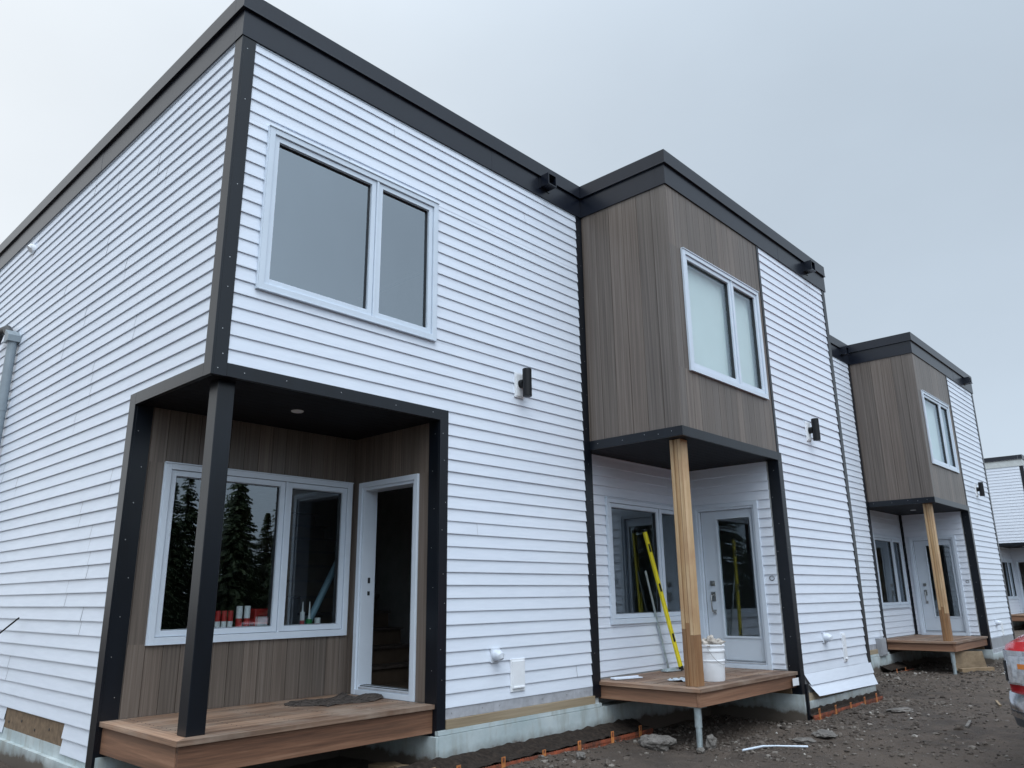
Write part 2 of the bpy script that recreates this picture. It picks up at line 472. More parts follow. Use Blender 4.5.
def cornice_run(mb, F, u0, u1, cap='metal', band='metal', chan=None, ec=0, eb=0):
    """fascia band and projecting cap, in sheet lengths lapped 2 mm"""
    u = u0 - eb; k = 0
    while u < u1 - 1e-4:
        v = min(u + 3.05, u1)
        e = .0016 * (k % 2)
        mb.obox(F, u, v, -.10, .030 + e, ZF, ZC + .03 + e, band); u = v; k += 1
    mb.obox(F, u0 - ec, u1, -.10, .052, ZC + .012, ZT, cap)
    mb.obox(F, u0 - ec - (.008 if ec else 0), u1, -.10, .060, ZC + .0005, ZC + .012, cap)     # drip hem
    if chan is not None: mb.obox(F, chan, u1, -.0, .012, ZF - .018, ZF, 'frame')  # small channel under the band

def deck(parent, x0, x1, y0, y1, zt, zb, pile=None, left_open=True):
    """boards along x with a mitred border board on the left and the front"""
    bw, gap, th = .138, .008, .036
    o = .028
    d = MB(); y = y1
    inner_x0 = x0 - o + bw + gap
    while y > y0 - o + bw + gap + .02:
        ya = max(y - bw, y0 - o + bw + gap)
        j = rnd.uniform(-.002, .002)
        d.box(inner_x0, x1, ya, y, zt - th + j, zt + j, 'cedar'); y = ya - gap
    # border: front board along x, left board along y, mitred
    X0, Y0 = x0 - o, y0 - o
    d.hexa([(X0, Y0, zt - th), (x1, Y0, zt - th), (x1, Y0 + bw, zt - th), (X0 + bw, Y0 + bw, zt - th),
            (X0, Y0, zt + .001), (x1, Y0, zt + .001), (x1, Y0 + bw, zt + .001), (X0 + bw, Y0 + bw, zt + .001)], 'cedar')
    d.hexa([(X0, Y0 + .002, zt - th), (X0 + bw, Y0 + bw + .002, zt - th), (X0 + bw, y1, zt - th), (X0, y1, zt - th),
            (X0, Y0 + .002, zt), (X0 + bw, Y0 + bw + .002, zt), (X0 + bw, y1, zt), (X0, y1, zt)], 'cedar_y')
    for xx in [inner_x0 + .05 + .4 * i for i in range(int((x1 - inner_x0) / .4) + 1)]:
        yy = y1 - .03
        while yy > y0 + .16:
            for q in (0, -.07): d.tube([(xx, yy + q, zt + .0005), (xx, yy + q, zt + .0025)], .005, 'gasket', 6)
            yy -= bw + gap
    dk = d.build('porch_deck', parent, bevel=0)
    bv = dk.modifiers.new('edges', 'BEVEL'); bv.width = .004; bv.segments = 2; bv.limit_method = 'ANGLE'
    f = MB(); f.box(x0 + .002, x1, y0, y0 + .038, zb, zt - th - .001, 'fasciawood'); f.build('rim_board', dk, bevel=.003)
    f = MB(); f.box(x0, x0 + .038, y0 + .040, y1, zb, zt - th - .001, 'fasciawood_y'); f.build('rim_board', dk, bevel=.003)
    f = MB()
    f.box(x0 + .04, x1, y1 - .04, y1 - .002, zb + .02, zt - th - .001, 'fasciawood')
    x = x0 + .4
    while x < x1: f.box(x, x + .038, y0 + .04, y1 - .042, zb + .01, zt - th - .002, 'fasciawood_y'); x += .4
    f.build('joists', dk)
    if pile:
        p = MB(); px, py = pile
        p.tube([(px, py, -.6), (px, py, zb - .03)], .030, 'galv', 20)
        p.tube([(px, py, zb - .20), (px, py, zb - .012)], .037, 'galv', 20)
        p.box(px - .07, px + .07, py - .07, py + .07, zb - .012, zb - .001, 'galv')
        p.build('screw_pile', dk, smooth=True)
    return dk

def corner_board(mb, x, y, z0, z1, w=.105, t=.022):
    """L-shaped trim at an outer left-front corner standing at x, y"""
    mb.box(x - t, x, y - t, y + w, z0, z1, 'black')
    mb.box(x + .0005, x + w, y - t, y - .001, z0, z1, 'black')

def door_frame(parent, F, u0, u1, z0, z1, depth=.15):
    mb = MB(); c = .055
    for a, b, p, q in ((u0, u0 + c, z0, z1), (u1 - c, u1, z0, z1), (u0 + c, u1 - c, z1 - c, z1)):
        mb.obox(F, a, b, -.02, .034, p, q, 'frame')
    j = .03
    for a, b, p, q in ((u0 + c - .004, u0 + c + j, z0, z1 - c), (u1 - c - j, u1 - c + .004, z0, z1 - c), (u0 + c + j, u1 - c - j, z1 - c - j, z1 - c + .003)):
        mb.obox(F, a, b, -depth, .018, p, q, 'frame')
    mb.obox(F, u0 + .01, u1 - .01, -.018, .030, z0, z0 + .05, 'frame')
    mb.obox(F, u0 + c + j, u1 - c - j, -depth, .012, z0 + .052, z0 + .075, 'flash')
    mb.obox(F, u0 + c + j, u1 - c - j, -depth * .6, -.01, z0 + .075, z0 + .090, 'greyplastic')
    return mb.build('door_frame', parent, bevel=.0025)

# ------------------------------------------------------------------ townhouse with a recessed corner porch
def corner_house(name, loc, label, side_open=True, wood=True, detail=True, fascia_band='metal', group=None, L=4.674):
    H = empty(name, loc, label, 'house', group)
    D, w, d = 12.0, 2.299, 1.385
    s = .006
    Ff = front(0); Fl = left(0); Fb = front(d); Fd = left(w + .032)
    win = (.295, 2.210, 3.914, 5.397)
    pw = (.302, 2.280, 1.124, 2.648)
    dr = (.301, 1.253, .561, 2.644)
    zb = .52
    # siding
    mb = lap_siding(Ff, .105, L, zb, ZF, [(0, w + .105, 0, ZB1), win], seams=.12, seed=3)
    mb.build('front_siding', H)
    if side_open:
        holes = [(-1, d + .105, 0, ZB1), (2.10, 3.72, .0, .486)]
        mb = lap_siding(Fl, .105, D, .25, ZF, holes, phase=.25, seed=11)
        mb.build('side_siding', H)
    # structure behind
    b = MB()
    backing(b, Ff, .001, L, 3.14, ZF + .3, [win]); backing(b, Ff, w + .14, L, .3, 3.14, [])
    backing(b, Fb, .001 if side_open else -1.2, w + .06, .3, 3.13, [pw])
    Fdb = left(w + .032, 0); backing(b, Fdb, .141, d - .001, .3, 3.128, [dr], .106)
    if side_open:
        backing(b, Fl, .141, D, 3.14, ZF + .3, []); backing(b, Fl, d + .142, D, .3, 3.14, [])
    b.box(.15, L - .01, D - .1, D, .3, 6.4, 'drywall'); b.box(L - .06, L - .004, .142, D - .1, .3, 6.3, 'drywall')
    b.box(.143, L - .07, .143, D - .1, 3.17, 3.40, 'drywall')
    b.box(.143, L - .07, d + .143, D - .1, .40, .555, 'floor_in'); b.box(w + .145, L - .07, .143, d + .14, .40, .555, 'floor_in')
    b.build('wall_core', H)
    # timber sheathing left bare low on the side wall
    if side_open:
        o = MB(); o.box(-.004, .002, 2.10, 3.72, .12, .484, 'osb')
        for k in range(4): o.tube([(-.005, 2.45 + k * .38, .40 - .04 * (k % 2)), (-.008, 2.45 + k * .38, .40 - .04 * (k % 2))], .012, 'gasket', 8)
        o.build('bare_sheathing', H)
    # porch walls
    if wood:
        vertical_cladding(Fb, .002, w + .030, .561, 3.13, [pw], seed=5).build('porch_cladding', H)
        vertical_cladding(Fd, .004, d - .014, .561, 3.13, [dr], seed=6).build('porch_cladding', H)
    else:
        lap_siding(Fb, .002, w + .030, .561, 3.13, [pw], seams=False).build('porch_siding', H)
        lap_siding(Fd, .004, d - .014, .561, 3.13, [dr], seams=False).build('porch_siding', H)
    # soffit
    sf = MB(); y = .001
    while y < d - .02: sf.box(.001, w + .03, y, min(y + .098, d - .001), ZB2 + .004, ZB2 + .020, 'dark'); y += .101
    sf.box(.001, w + .03, .001, d - .001, ZB2 + .021, ZB2 + .035, 'dark')
    so = sf.build('soffit', H)
    pl = MB(); pl.tube([(1.13, .63, ZB2 - .006), (1.13, .63, ZB2 + .003)], [.052, .058], 'white', 28); pl.build('pot_light', so)
    # black trim
    t = MB()
    t.box(.106 if side_open else .001, w, -.022, -.001, ZB2 - .002, ZB1, 'black'); t.box(.022, w, .0, .02, ZB2 - .001, ZB2 + .12, 'black')
    t.box(w, w + .105, -.022, -.001, .35, ZB1, 'black')
    t.box(w - .001, w + .031, -.001, .14, .19, ZB2 + .003, 'black')
    screws(t, Ff, [(.25, 3.18), (.62, 3.19), (1.15, 3.19), (1.75, 3.18), (2.2, 3.19)], .022)
    screws(t, Ff, [(w + .055 + .02 * ((k * 7) % 3 - 1), 3.0 - .33 * k + .07 * (k % 2)) for k in range(8)], .022)
    screws(t, left(w - .001), [(.05 + .03 * (k % 2), 3.0 - .36 * k) for k in range(7)], 0)
    t.build('porch_trim', H, bevel=.0015)
    t = MB()
    if side_open:
        t.box(-.022, 0, .106, d - .023, ZB2 - .002, ZB1, 'black'); t.box(-.022, 0, d - .0225, d + .105, .2, ZB1, 'black')
        t.box(.0005, .14, d - .022, d - .0005, .2, ZB2 + .003, 'black'); t.box(-.0, .02, .021, d - .02, ZB2 - .001, ZB2 + .12, 'black')
        screws(t, front(d - .022), [(.03 + .06 * ((k * 5) % 3) / 2, 2.9 - .31 * k) for k in range(8)], 0)
        t.build('porch_trim', H, bevel=.0015)
    t = MB()
    if side_open:
        corner_board(t, 0, 0, ZB2 - .004, ZF)
        screws(t, Ff, [(.03, 6.04), (.05, 5.55), (.052, 4.75), (.045, 4.1), (.05, 3.85), (.04, 3.5), (.06, 3.30), (.03, 3.18)], .022)
        t.build('corner_trim', H, bevel=.0015)
    if detail:
        t = MB(); t.box(L - .115, L - .003, -.022, -.001, .40, ZF, 'black'); t.box(L - .0025, L + .024, -.0215, .128, .40, ZB2 - .004, 'black')
        screws(t, Ff, [(L - .05 + .02 * (k % 3 - 1), 5.9 - .42 * k) for k in range(13)], .022)
        t.build('corner_trim', H, bevel=.0015)
    # post
    if side_open:
        p = MB(); p.box(.11, .25, .11, .25, .562, ZB2 + .003, 'black'); p.build('porch_post', H, bevel=.004)
    # cornice
    c = MB(); cornice_run(c, Ff, 0, L + .02, 'metal', fascia_band, .106, .052 if side_open else 0, .030 if side_open else 0); c.build('roof_fascia', H, bevel=.0015)
    if side_open:
        c = MB(); cornice_run(c, Fl, .1003, D, 'metal', fascia_band, .106)
        c.build('roof_fascia', H, bevel=.0015)
    r = MB(); r.box(.12, L - .01, .12, D - .02, ZC, ZC + .05, 'dark'); r.box(.2, L - .01, D - .3, D, ZC + .052, ZT, 'metal'); r.build('roof', H)
    # foundation
    g = MB()
    g.box(w + .002, L + .0285, -.055, .0, -.4, .305, 'foam'); g.box(w + .002, L - .002, -.045, .0, .310, .345, 'foam')
    g.box(w - .03, w + .0015, -.050, d + .05, -.4, .300, 'foam')
    g.box(.0, w - .031, d - .03, d + .05, -.4, .30, 'foam')
    if side_open:
        g.box(-.045, -.001, d - .01, D, -.4, .20, 'foam')
        g.box(-.006, .0, d + .1, D, .20, .30, 'foam')
    g.build('foundation', H)
    g = MB(); g.box(w + .106, L - .101, -.034, -.001, .346, .425, 'sill'); g.build('sill_plate', H, bevel=.003)
    g = MB(); u = w + .107; k = 0
    while u < L - .11:
        v = min(u + .62, L - .102); g.box(u, v, -.010 - .002 * (k % 2), -.0015, .427, .520, 'flash')
        screws(g, Ff, [(u + .08, .475), (v - .15, .48)], .013); u = v; k += 1
    g.build('starter_flashing', H)
    window(H, Ff, *win, 1.452, .012, 'glass_up')
    window(H, Fb, *pw, 1.512, .008)
    fr = door_frame(H, Fd, dr[0], dr[1], dr[2], dr[3], .15)
    for z, h in ((1.62, .055), (1.50, .04)):
        st = MB(); st.box(w + .09, w + .12, dr[1] - .0895, dr[1] - .0885, z, z + h, 'gasket'); st.build('strike_plate', fr)
    if side_open: wall_lamp(H, Ff, 3.450, 3.705, .012)
    scupper(H, Ff, 3.93 if side_open else 4.10, 6.345)
    if detail:
        round_vent(H, Ff, 3.07, .93, .012); plate_vent(H, Ff, 3.355, .73, .012, .205)
    if not side_open:
        mb = MB(); mb.box(3.98, 4.30, -.10, -.013, .30, .62, 'wall_grey'); mb.box(4.00, 4.28, -.108, -.1005, .32, .60, 'wall_grey'); mb.build('meter_box', H, bevel=.006)
    if side_open and detail:
        mb = MB()
        mb.tube([(-.012, 5.45, 5.95), (-.05, 5.45, 5.95), (-.06, 5.45, 5.94)], [.07, .07, .05], 'white', 20); mb.build('round_vent_cap', H, smooth=True)
    # stairs inside the open doorway
    if side_open:
        q = MB()
        for k in range(11):
            y_ = 1.75 + .25 * k
            q.box(2.62, 3.72, y_, y_ + .03, .557 + .19 * k + .0005, .557 + .19 * (k + 1) - .03, 'floor_in')
            q.box(2.60, 3.74, y_ - .03, y_ + .28, .557 + .19 * (k + 1) - .03, .557 + .19 * (k + 1), 'tar')
        q.build('staircase', H)
    deck(H, .028, w - .004, .028, d - .016, .561, .326 if side_open else .36, (.12, .10))
    return H

# ------------------------------------------------------------------ townhouse whose upper floor overhangs the porch
def bay_house(name, loc, label, L, w, flare, vents, group=None, seed=0):
    H = empty(name, loc, label, 'house', group)
    d, q, D = 1.263, .132, 12.
    Ff = front(-d); Fl = left(0); Fb = front(q); Fd = left(w); Fr = right(L)
    win = (.248, 2.182 if w < 2.38 else 2.09, 3.914, 5.397)
    if w > 2.38: win = (.222, 2.11, 3.914, 5.397)
    pw = (.453, 2.235, 1.149, 2.619)
    dr = (-.949, .0, .561, 2.64)
    zb = .284 if flare else .50
    lap_siding(Ff, w + .105, L - .088, zb if not flare else .52, ZB2, [], seams=.1, seed=21 + seed).build('front_siding', H)
    lap_siding(Ff, w + .062, L - .088, ZB2, ZF, [], seams=.1, seed=22 + seed).build('front_siding', H)
    # lower walls of the porch
    lap_siding(Fb, .03, w - .001, .575, ZB2, [(pw[0] - .01, pw[1] + .01, pw[2] - .01, pw[3] + .01)], seams=False).build('porch_siding', H)
    lap_siding(Fd, -d + .144, q - .002, .575, ZB2, [dr], seams=False).build('porch_siding', H)
    lap_siding(Fr, -d, .0, .3, ZF, [], seams=False).build('side_siding', H)
    # wood cladding
    vertical_cladding(Ff, .0, w, ZB1, ZF, [win], .148, 31 + seed).build('bay_cladding', H)
    vertical_cladding(Fl, -d - .010, -.024, ZB1, ZF, [], .206, 32 + seed).build('bay_cladding', H)
    b = MB()
    backing(b, Ff, .001, L - .001, 3.18, ZF + .3, [win]); backing(b, Ff, w + .142, L - .001, .25, 3.18, [])
    backing(b, Fl, -d + .14, .0, 3.18, ZF + .3, [])
    backing(b, Fb, .001, w + .06, .25, 3.128, [pw])
    backing(b, Fd, -d + .001, q - .001, .25, 3.128, [dr])
    b.box(L - .14, L - .001, -d + .142, 0, .25, 6.4, 'drywall')
    b.box(L - .14, L - .004, .001, D, .3, 6.3, 'drywall'); b.box(.0, L - .14, D - .1, D, .3, 6.4, 'drywall')
    b.box(.142, L - .15, -d + .142, D - .1, 3.19, 3.40, 'drywall')
    b.box(.142, L - .15, q + .142, D - .1, .40, .555, 'floor_in'); b.box(w + .142, L - .15, -d + .143, q + .14, .40, .555, 'floor_in')
    b.build('wall_core', H)
    sf = MB(); y = -d + .001
    while y < q - .02: sf.box(.001, w - .002, y, min(y + .098, q - .001), ZB2 + .002, ZB2 + .020, 'dark'); y += .101
    sf.box(.001, w - .002, -d + .001, q - .001, ZB2 + .021, ZB2 + .035, 'dark')
    so = sf.build('soffit', H)
    pl = MB(); pl.tube([(1.3, -.5, ZB2 - .006), (1.3, -.5, ZB2 + .001)], [.052, .058], 'white', 28); pl.build('pot_light', so)
    t = MB()
    t.box(-.0, w - .0005, -d - .022, -d - .001, ZB2 - .002, ZB1, 'black')
    t.box(-.022, -.0005, -d - .022, -.024, ZB2 - .002, ZB1, 'black')
    t.box(w, w + .105, -d - .022, -d - .001, .0 if flare else .1, ZB1, 'black')
    if flare: t.box(w - .001, w + .045, -d - .078, -d - .0505, -.06, .42, 'black')
    t.box(w + .0, w + .058, -d - .020, -d - .001, ZB1 + .001, ZF, 'black')
    t.box(w - .012, w - .001, -d - .0215, -d + .125, .2, ZB2 - .003, 'black')
    screws(t, Fl, [(-1.15, 3.19), (-.98, 3.18), (-.80, 3.2), (-.5, 3.18), (-.15, 3.19)], .022)
    screws(t, Ff, [(w + .05 + .02 * (k % 3 - 1), 3.1 - .36 * k) for k in range(8)], .022)
    screws(t, left(w - .024), [(-d + .05 + .05 * (k % 2), 3.0 - .34 * k) for k in range(8)], -.012)
    t.build('porch_trim', H, bevel=.0015)
    t = MB(); t.box(L - .090, L + .020, -d - .022, -d - .001, .05, ZF, 'black'); t.box(L + .0005, L + .020, -d - .0005, -d + .09, .05, ZF, 'black')
    t.build('corner_trim', H, bevel=.0015)
    if not flare:
        t = MB(); t.box(w - .06, w - .021, q - .040, q - .0195, .565, ZB2, 'black'); t.box(w - .0205, w - .0, q - .06, q - .0195, .565, ZB2, 'black'); t.build('corner_trim', H)
    # raw lumber post of three studs
    p = MB(); a = .115; ax = .15
    for k, (n0, n1) in enumerate(((0, .045), (.0475, .0925), (.095, .14))):
        zz = .562 + .50 + .06 * ((k * 2) % 3)
        xa, xb = ax + (0, .004, -.003)[k], ax + .14 + (.003, -.002, .002)[k]
        p.box(xa, xb, -d + a + n0, -d + a + n1, .562, zz, 'pine_wet'); p.box(xa + .0005, xb, -d + a + n0, -d + a + n1, zz, ZB2 + .001, 'pine')
    p.build('porch_post', H, bevel=.003)
    # cornice
    c = MB(); cornice_run(c, Ff, .0, L + .06, 'metal', 'metal', None, .052, .030); c.build('roof_fascia', H, bevel=.0015)
    c = MB()
    c.obox(Fl, -d + .1003, -.0325, -.10, .030, ZF, ZC + .03, 'metal'); c.obox(Fl, -d + .1003, -.0535, -.10, .052, ZC + .012, ZT, 'metal'); c.obox(Fl, -d + .1003, -.061, -.10, .060, ZC + .0005, ZC + .012, 'metal')
    c.build('roof_fascia', H, bevel=.0015)
    c = MB(); c.obox(Fr, -d + .26, D, -.25, .052, ZC + .012, ZT, 'metal'); c.obox(Fr, -d + .1, D, -.10, .030, ZF, ZC + .03, 'metal'); c.build('roof_fascia', H)
    r = MB(); r.box(.02, L - .02, -d + .12, D - .02, ZC, ZC + .05, 'dark'); r.box(.0, L - .3, D - .3, D, ZC + .052, ZT, 'metal'); r.build('roof', H)
    g = MB()
    g.box(w + .003, L - .005, -d - .050, -d, -.4, .215, 'foam'); g.box(w + .003, L - .005, -d - .030, -d, .216, .30, 'sill' if flare else 'flash')
    g.box(w - .03, w + .0025, -d - .045, q, -.4, .30, 'foam'); g.box(.030, w - .031, -.054, q + .05, -.4, .305, 'foam'); g.box(w - .0305, w + .02, -d + .1, q - .05, .302, .40, 'ply')
    g.build('foundation', H)
    if flare:
        m = MB()
        # two last courses hang loose and kick outwards, more so at their left end
        def P(u, z, n): return Ff.p(u, n, z)
        #        (u left, u right, z left, z right, offset left, offset right) along the top and the bottom of each loose course
        rows = [((w + .110, L - .01, .520, .520, .018, .018), (w + .195, L + .020, .392, .372, .056, .040)),
                ((w + .170, L + .012, .405, .382, .034, .020), (w + .290, L + .036, .262, .222, .105, .070))]
        cols = 10
        for top, bot in rows:
            def Q(r_, t): return Ff.p(r_[0] + (r_[1] - r_[0]) * t, r_[4] + (r_[5] - r_[4]) * t + .004 * math.sin(t * 7), r_[2] + (r_[3] - r_[2]) * t)
            for i in range(cols):
                t0, t1 = i / cols, (i + 1) / cols
                a0, a1, b0, b1 = Q(bot, t0), Q(bot, t1), Q(top, t0), Q(top, t1)
                m.face([a0, a1, b1, b0], 'vinyl')
                k_ = Vector((0, .016, .004)); m.face([a0, a1, a1 + k_, a0 + k_], 'vinyl')
        m.build('loose_siding', H)
    else:
        m = MB(); m.box(w + .107, L - .071, -d - .012, -d - .001, .215, .50, 'wall_grey'); m.build('base_panel', H)
    window(H, Ff, *win, 1.43, .014, 'glass_pale', blind=True)
    window(H, Fb, *pw, 1.62, .010)
    fr = door_frame(H, Fd, dr[0], dr[1], dr[2], dr[3], .10)
    # door slab with a long light
    F = Fd; a, b_ = dr[0] + .088, dr[1] - .088; z0, z1 = dr[2] + .092, dr[3] - .088
    ga, gb, gz0, gz1 = -.800, -.325, .945, 2.44
    s_ = MB()
    for u0, u1, c0, c1 in ((a, ga, z0, z1), (gb, b_, z0, z1), (ga, gb, z0, gz0), (ga, gb, gz1, z1)): s_.obox(F, u0, u1, -.075, -.030, c0, c1, 'doorpaint')
    for u0, u1, c0, c1 in ((ga - .025, ga, gz0 - .025, gz1 + .025), (gb, gb + .025, gz0 - .025, gz1 + .025), (ga, gb, gz0 - .025, gz0), (ga, gb, gz1, gz1 + .025)): s_.obox(F, u0, u1, -.0305, -.018, c0, c1, 'doorpaint')
    s_.obox(F, b_ - .006, b_ + .004, -.07, -.028, z0, z1, 'gasket')
    dd = s_.build('door', H, bevel=.002)
    gg = MB(); sheet(gg, F, ga, gb, gz0, gz1, -.045, 'glass'); gg.build('pane', dd, recalc=False)
    hh = MB(); u = -.195
    hh.obox(F, u - .032, u + .032, -.030, -.018, 1.575, 1.64, 'steel'); hh.tube([F.p(u, -.02, 1.607), F.p(u, .004, 1.607)], .022, 'steel', 16); hh.build('deadbolt', dd)
    hh = MB(); hh.obox(F, u - .030, u + .030, -.030, -.020, 1.38, 1.50, 'steel'); hh.obox(F, u - .024, u + .024, -.030, -.020, 1.21, 1.27, 'steel')
    hh.tube([F.p(u, -.02, 1.46), F.p(u, .035, 1.45), F.p(u, .045, 1.40), F.p(u, .045, 1.30), F.p(u, .030, 1.25), F.p(u, -.02, 1.24)], .009, 'steel', 10)
    hh.build('door_handle', dd, smooth=True)
    # pencil ring marked on the siding beside the door
    rg = MB(); c0 = (-1.05, 1.655); pts = [F.p(c0[0] + .030 * math.cos(t) * (1 + .1 * math.sin(2 * t)), .017, c0[1] + .026 * math.sin(t)) for t in [i * math.pi / 9 for i in range(19)]]
    rg.tube(pts, .0036, 'blackplastic', 6, False); rg.build('marker_ring', H)
    wall_lamp(H, Ff, 3.42, 3.675, .012)
    scupper(H, Ff, 3.98, 6.325)
    if flare:
        round_vent(H, Ff, 3.20, .91, .012); plate_vent(H, Ff, 3.80, .76, .012, .12, .36)
    else:
        round_vent(H, Ff, 3.20, .80, .012); plate_vent(H, Ff, 3.62, .66, .012, .12, .30)
    deck(H, .028, w - .026, -d + .028, q - .014, .561, .385, (.14, -d + .13))
    return H

gname = 'row of white two storey townhouses'
corner_house('townhouse', (0, 0, 0), 'nearest white townhouse with a wood-lined black-framed corner porch and an open doorway', group=gname)
bay_house('townhouse', (4.674, 0, 0), 'middle townhouse whose brown wood bay overhangs a porch with a yellow level and bucket', 4.700, 2.322, True, True, group=gname)
corner_house('townhouse', (9.397, 0, 0), 'narrow strip of white townhouse set back between the two wood bays', side_open=False, wood=False, detail=True, group=gname, L=4.561)
bay_house('townhouse', (13.958, .018, 0), 'farther wood-bay townhouse at the end of the row with plywood under its deck', 4.688, 2.40, False, True, group=gname, seed=9)
corner_house('townhouse', (32.9, .3, 0), 'distant white house beyond the row with a pale band under its dark roof edge', side_open=True, wood=False, detail=False, fascia_band='pale_band', group=gname)

# ------------------------------------------------------------------ ground
def gh(x, y):
    h = .045 * noise.noise(Vector((x * .35, y * .35, 1.3))) + .022 * noise.noise(Vector((x * 1.3, y * 1.3, 4.1)))
    if x < 30 and y > -8 and x > -9: h += .012 * noise.noise(Vector((x * 5, y * 5, 9))) + .008 * noise.noise(Vector((x * 13, y * 13, 2)))
    rut = math.sin((y + .18 * x + .35 * math.sin(x * .6)) * 3.3); h += .016 * rut * max(0, min(1, (-y - 2.0) / 1.2)) * (.5 + noise.noise(Vector((x * .7, y * .7, 3))))
    h += .020 * abs(noise.noise(Vector((x * 2.6, y * 2.6, 12))))
    # made-up bank against the footings
    def wall_y(x):
        if x < 0: return 99
        if x < 4.7: return 0
        if x < 9.5: return -1.26
        if x < 13.9: return 0
        if x < 18.7: return -1.26
        return 99
    dy = wall_y(x) - y
    if 0 < dy < 1.4: h += .03 * (1 - dy / 1.4)
    if x < 0 and y > 1: h += .05 * min(1, (y - 1)) * max(0, 1 + x / 3)
    r = math.hypot(x, y)
    if r > 60: h *= max(0, 1 - (r - 60) / 60)
    return h - .01

def axis(lo, hi, step, far):
    a = []; v = lo
    while v <= hi: a.append(v); v += step
    s = step; lo2 = a[0]; hi2 = a[-1]; L_ = []; R_ = []
    while hi2 < far: s *= 1.22; hi2 += s; lo2 -= s; R_.append(hi2); L_.append(lo2)
    return L_[::-1] + a + R_
xs = axis(-2.5, 19, .07, 900); ys = axis(-7.5, 2.2, .07, 900)
gv = [(x, y, gh(x, y)) for y in ys for x in xs]
nx = len(xs)
gf = [(j * nx + i, j * nx + i + 1, (j + 1) * nx + i + 1, (j + 1) * nx + i) for j in range(len(ys) - 1) for i in range(nx - 1)]
me = bpy.data.meshes.new('ground'); me.from_pydata(gv, [], gf); me.materials.append(M['soil'])
me.polygons.foreach_set('use_smooth', [True] * len(me.polygons))
g = bpy.data.objects.new('ground', me); COL.objects.link(g); g['kind'] = 'structure'

ICO = bmesh.new(); bmesh.ops.create_icosphere(ICO, subdivisions=1, radius=1)
IV = [v.co.copy() for v in ICO.verts]; IF = [tuple(v.index for v in f.verts) for f in ICO.faces]; ICO.free()
def add_stone(V, Fc, x, y, z, s, r):
    k = len(V); rot = Matrix.Rotation(r.uniform(0, 6.28), 3, 'Z') @ Matrix.Rotation(r.uniform(-.5, .5), 3, 'X')
    sx, sy, sz = s * r.uniform(.7, 1.4), s * r.uniform(.6, 1.1), s * r.uniform(.35, .75)
    for v in IV:
        p = v * r.uniform(.72, 1.15); p = rot @ Vector((p.x * sx, p.y * sy, p.z * sz)); V.append((x + p.x, y + p.y, z + p.z))
    Fc += [tuple(k + a for a in f) for f in IF]
V = []; Fc = []; r = random.Random(4)
for i in range(60000):
    x = r.uniform(1.2, 19.5); y = r.uniform(-5.2, -.02)
    wy = 0 if x < 4.7 else (-1.2 if x < 9.6 else (0 if x < 13.9 else -1.2))
    dist = wy - y
    if dist < -1.1: continue
    dens = .75 * math.exp(-max(0, dist - .3) / .8) + .06
    cl = noise.noise(Vector((x * .9, y * .9, 7)))
    if r.random() > dens * (1.0 + 1.6 * cl): continue
    s = r.choice((.005, .006, .008, .01, .012, .014, .02, .028)) * r.uniform(.7, 1.3)
    if r.random() < .03: s *= 1.8
    add_stone(V, Fc, x, y, gh(x, y) + s * .15, s, r)
me = bpy.data.meshes.new('gravel'); me.from_pydata(V, [], Fc); me.materials.append(M['gravel'])
o = bpy.data.objects.new('gravel', me); COL.objects.link(o)
tag(o, 'loose gravel and clods strewn over the dark soil along the footings', 'gravel', kind='stuff')

def rock(x, y, s, sc, label, seed, mat='rock', sink=.25):
    bm = bmesh.new(); bmesh.ops.create_icosphere(bm, subdivisions=4, radius=1)
    o3 = Vector((seed * 3.1, 1, 2))
    for v in bm.verts:
        n_ = v.co.normalized(); f = 1 + .35 * noise.noise(n_ * 1.4 + o3) + .13 * noise.noise(n_ * 3.5 + o3) + .05 * noise.noise(n_ * 9 + o3)
        v.co = Vector((n_.x * f * sc[0], n_.y * f * sc[1], n_.z * f * sc[2])) * s
    me = bpy.data.meshes.new('rock'); bm.to_mesh(me); bm.free(); me.materials.append(M[mat])
    o = bpy.data.objects.new('rock', me); COL.objects.link(o)
    o.location = (x, y, gh(x, y) + s * sc[2] * (1 - sink * 1.2)); o.rotation_euler = (0, 0, seed * 1.7)
    return tag(o, label, 'rock', 'rocks lying on the soil')
rock(4.55, -.80, .15, (1.1, .8, .55), 'largest grey boulder, left of the steel pile under the middle deck', 1)
rock(4.85, -1.24, .075, (.8, .7, 1.0), 'pointed stone against the right foot of the middle steel pile', 2, sink=0)
rock(4.66, -1.23, .04, (1, .9, .8), 'small tan stone against the left foot of the middle steel pile', 3)
rock(6.15, -1.85, .12, (1.5, .9, .26), 'flat pale stone in front of the loose siding corner', 4)
rock(5.75, -1.80, .085, (1.3, .8, .35), 'small flat stone between the flat pale stone and the white trim strip', 5)
rock(3.55, -.62, .055, (1.2, .8, .6), 'fist-sized stone beside the orange edging, left of the boulder', 6)
rock(8.3, -1.95, .10, (1.6, .6, .3), 'long low pale stone right of the orange edging of the middle house', 7)

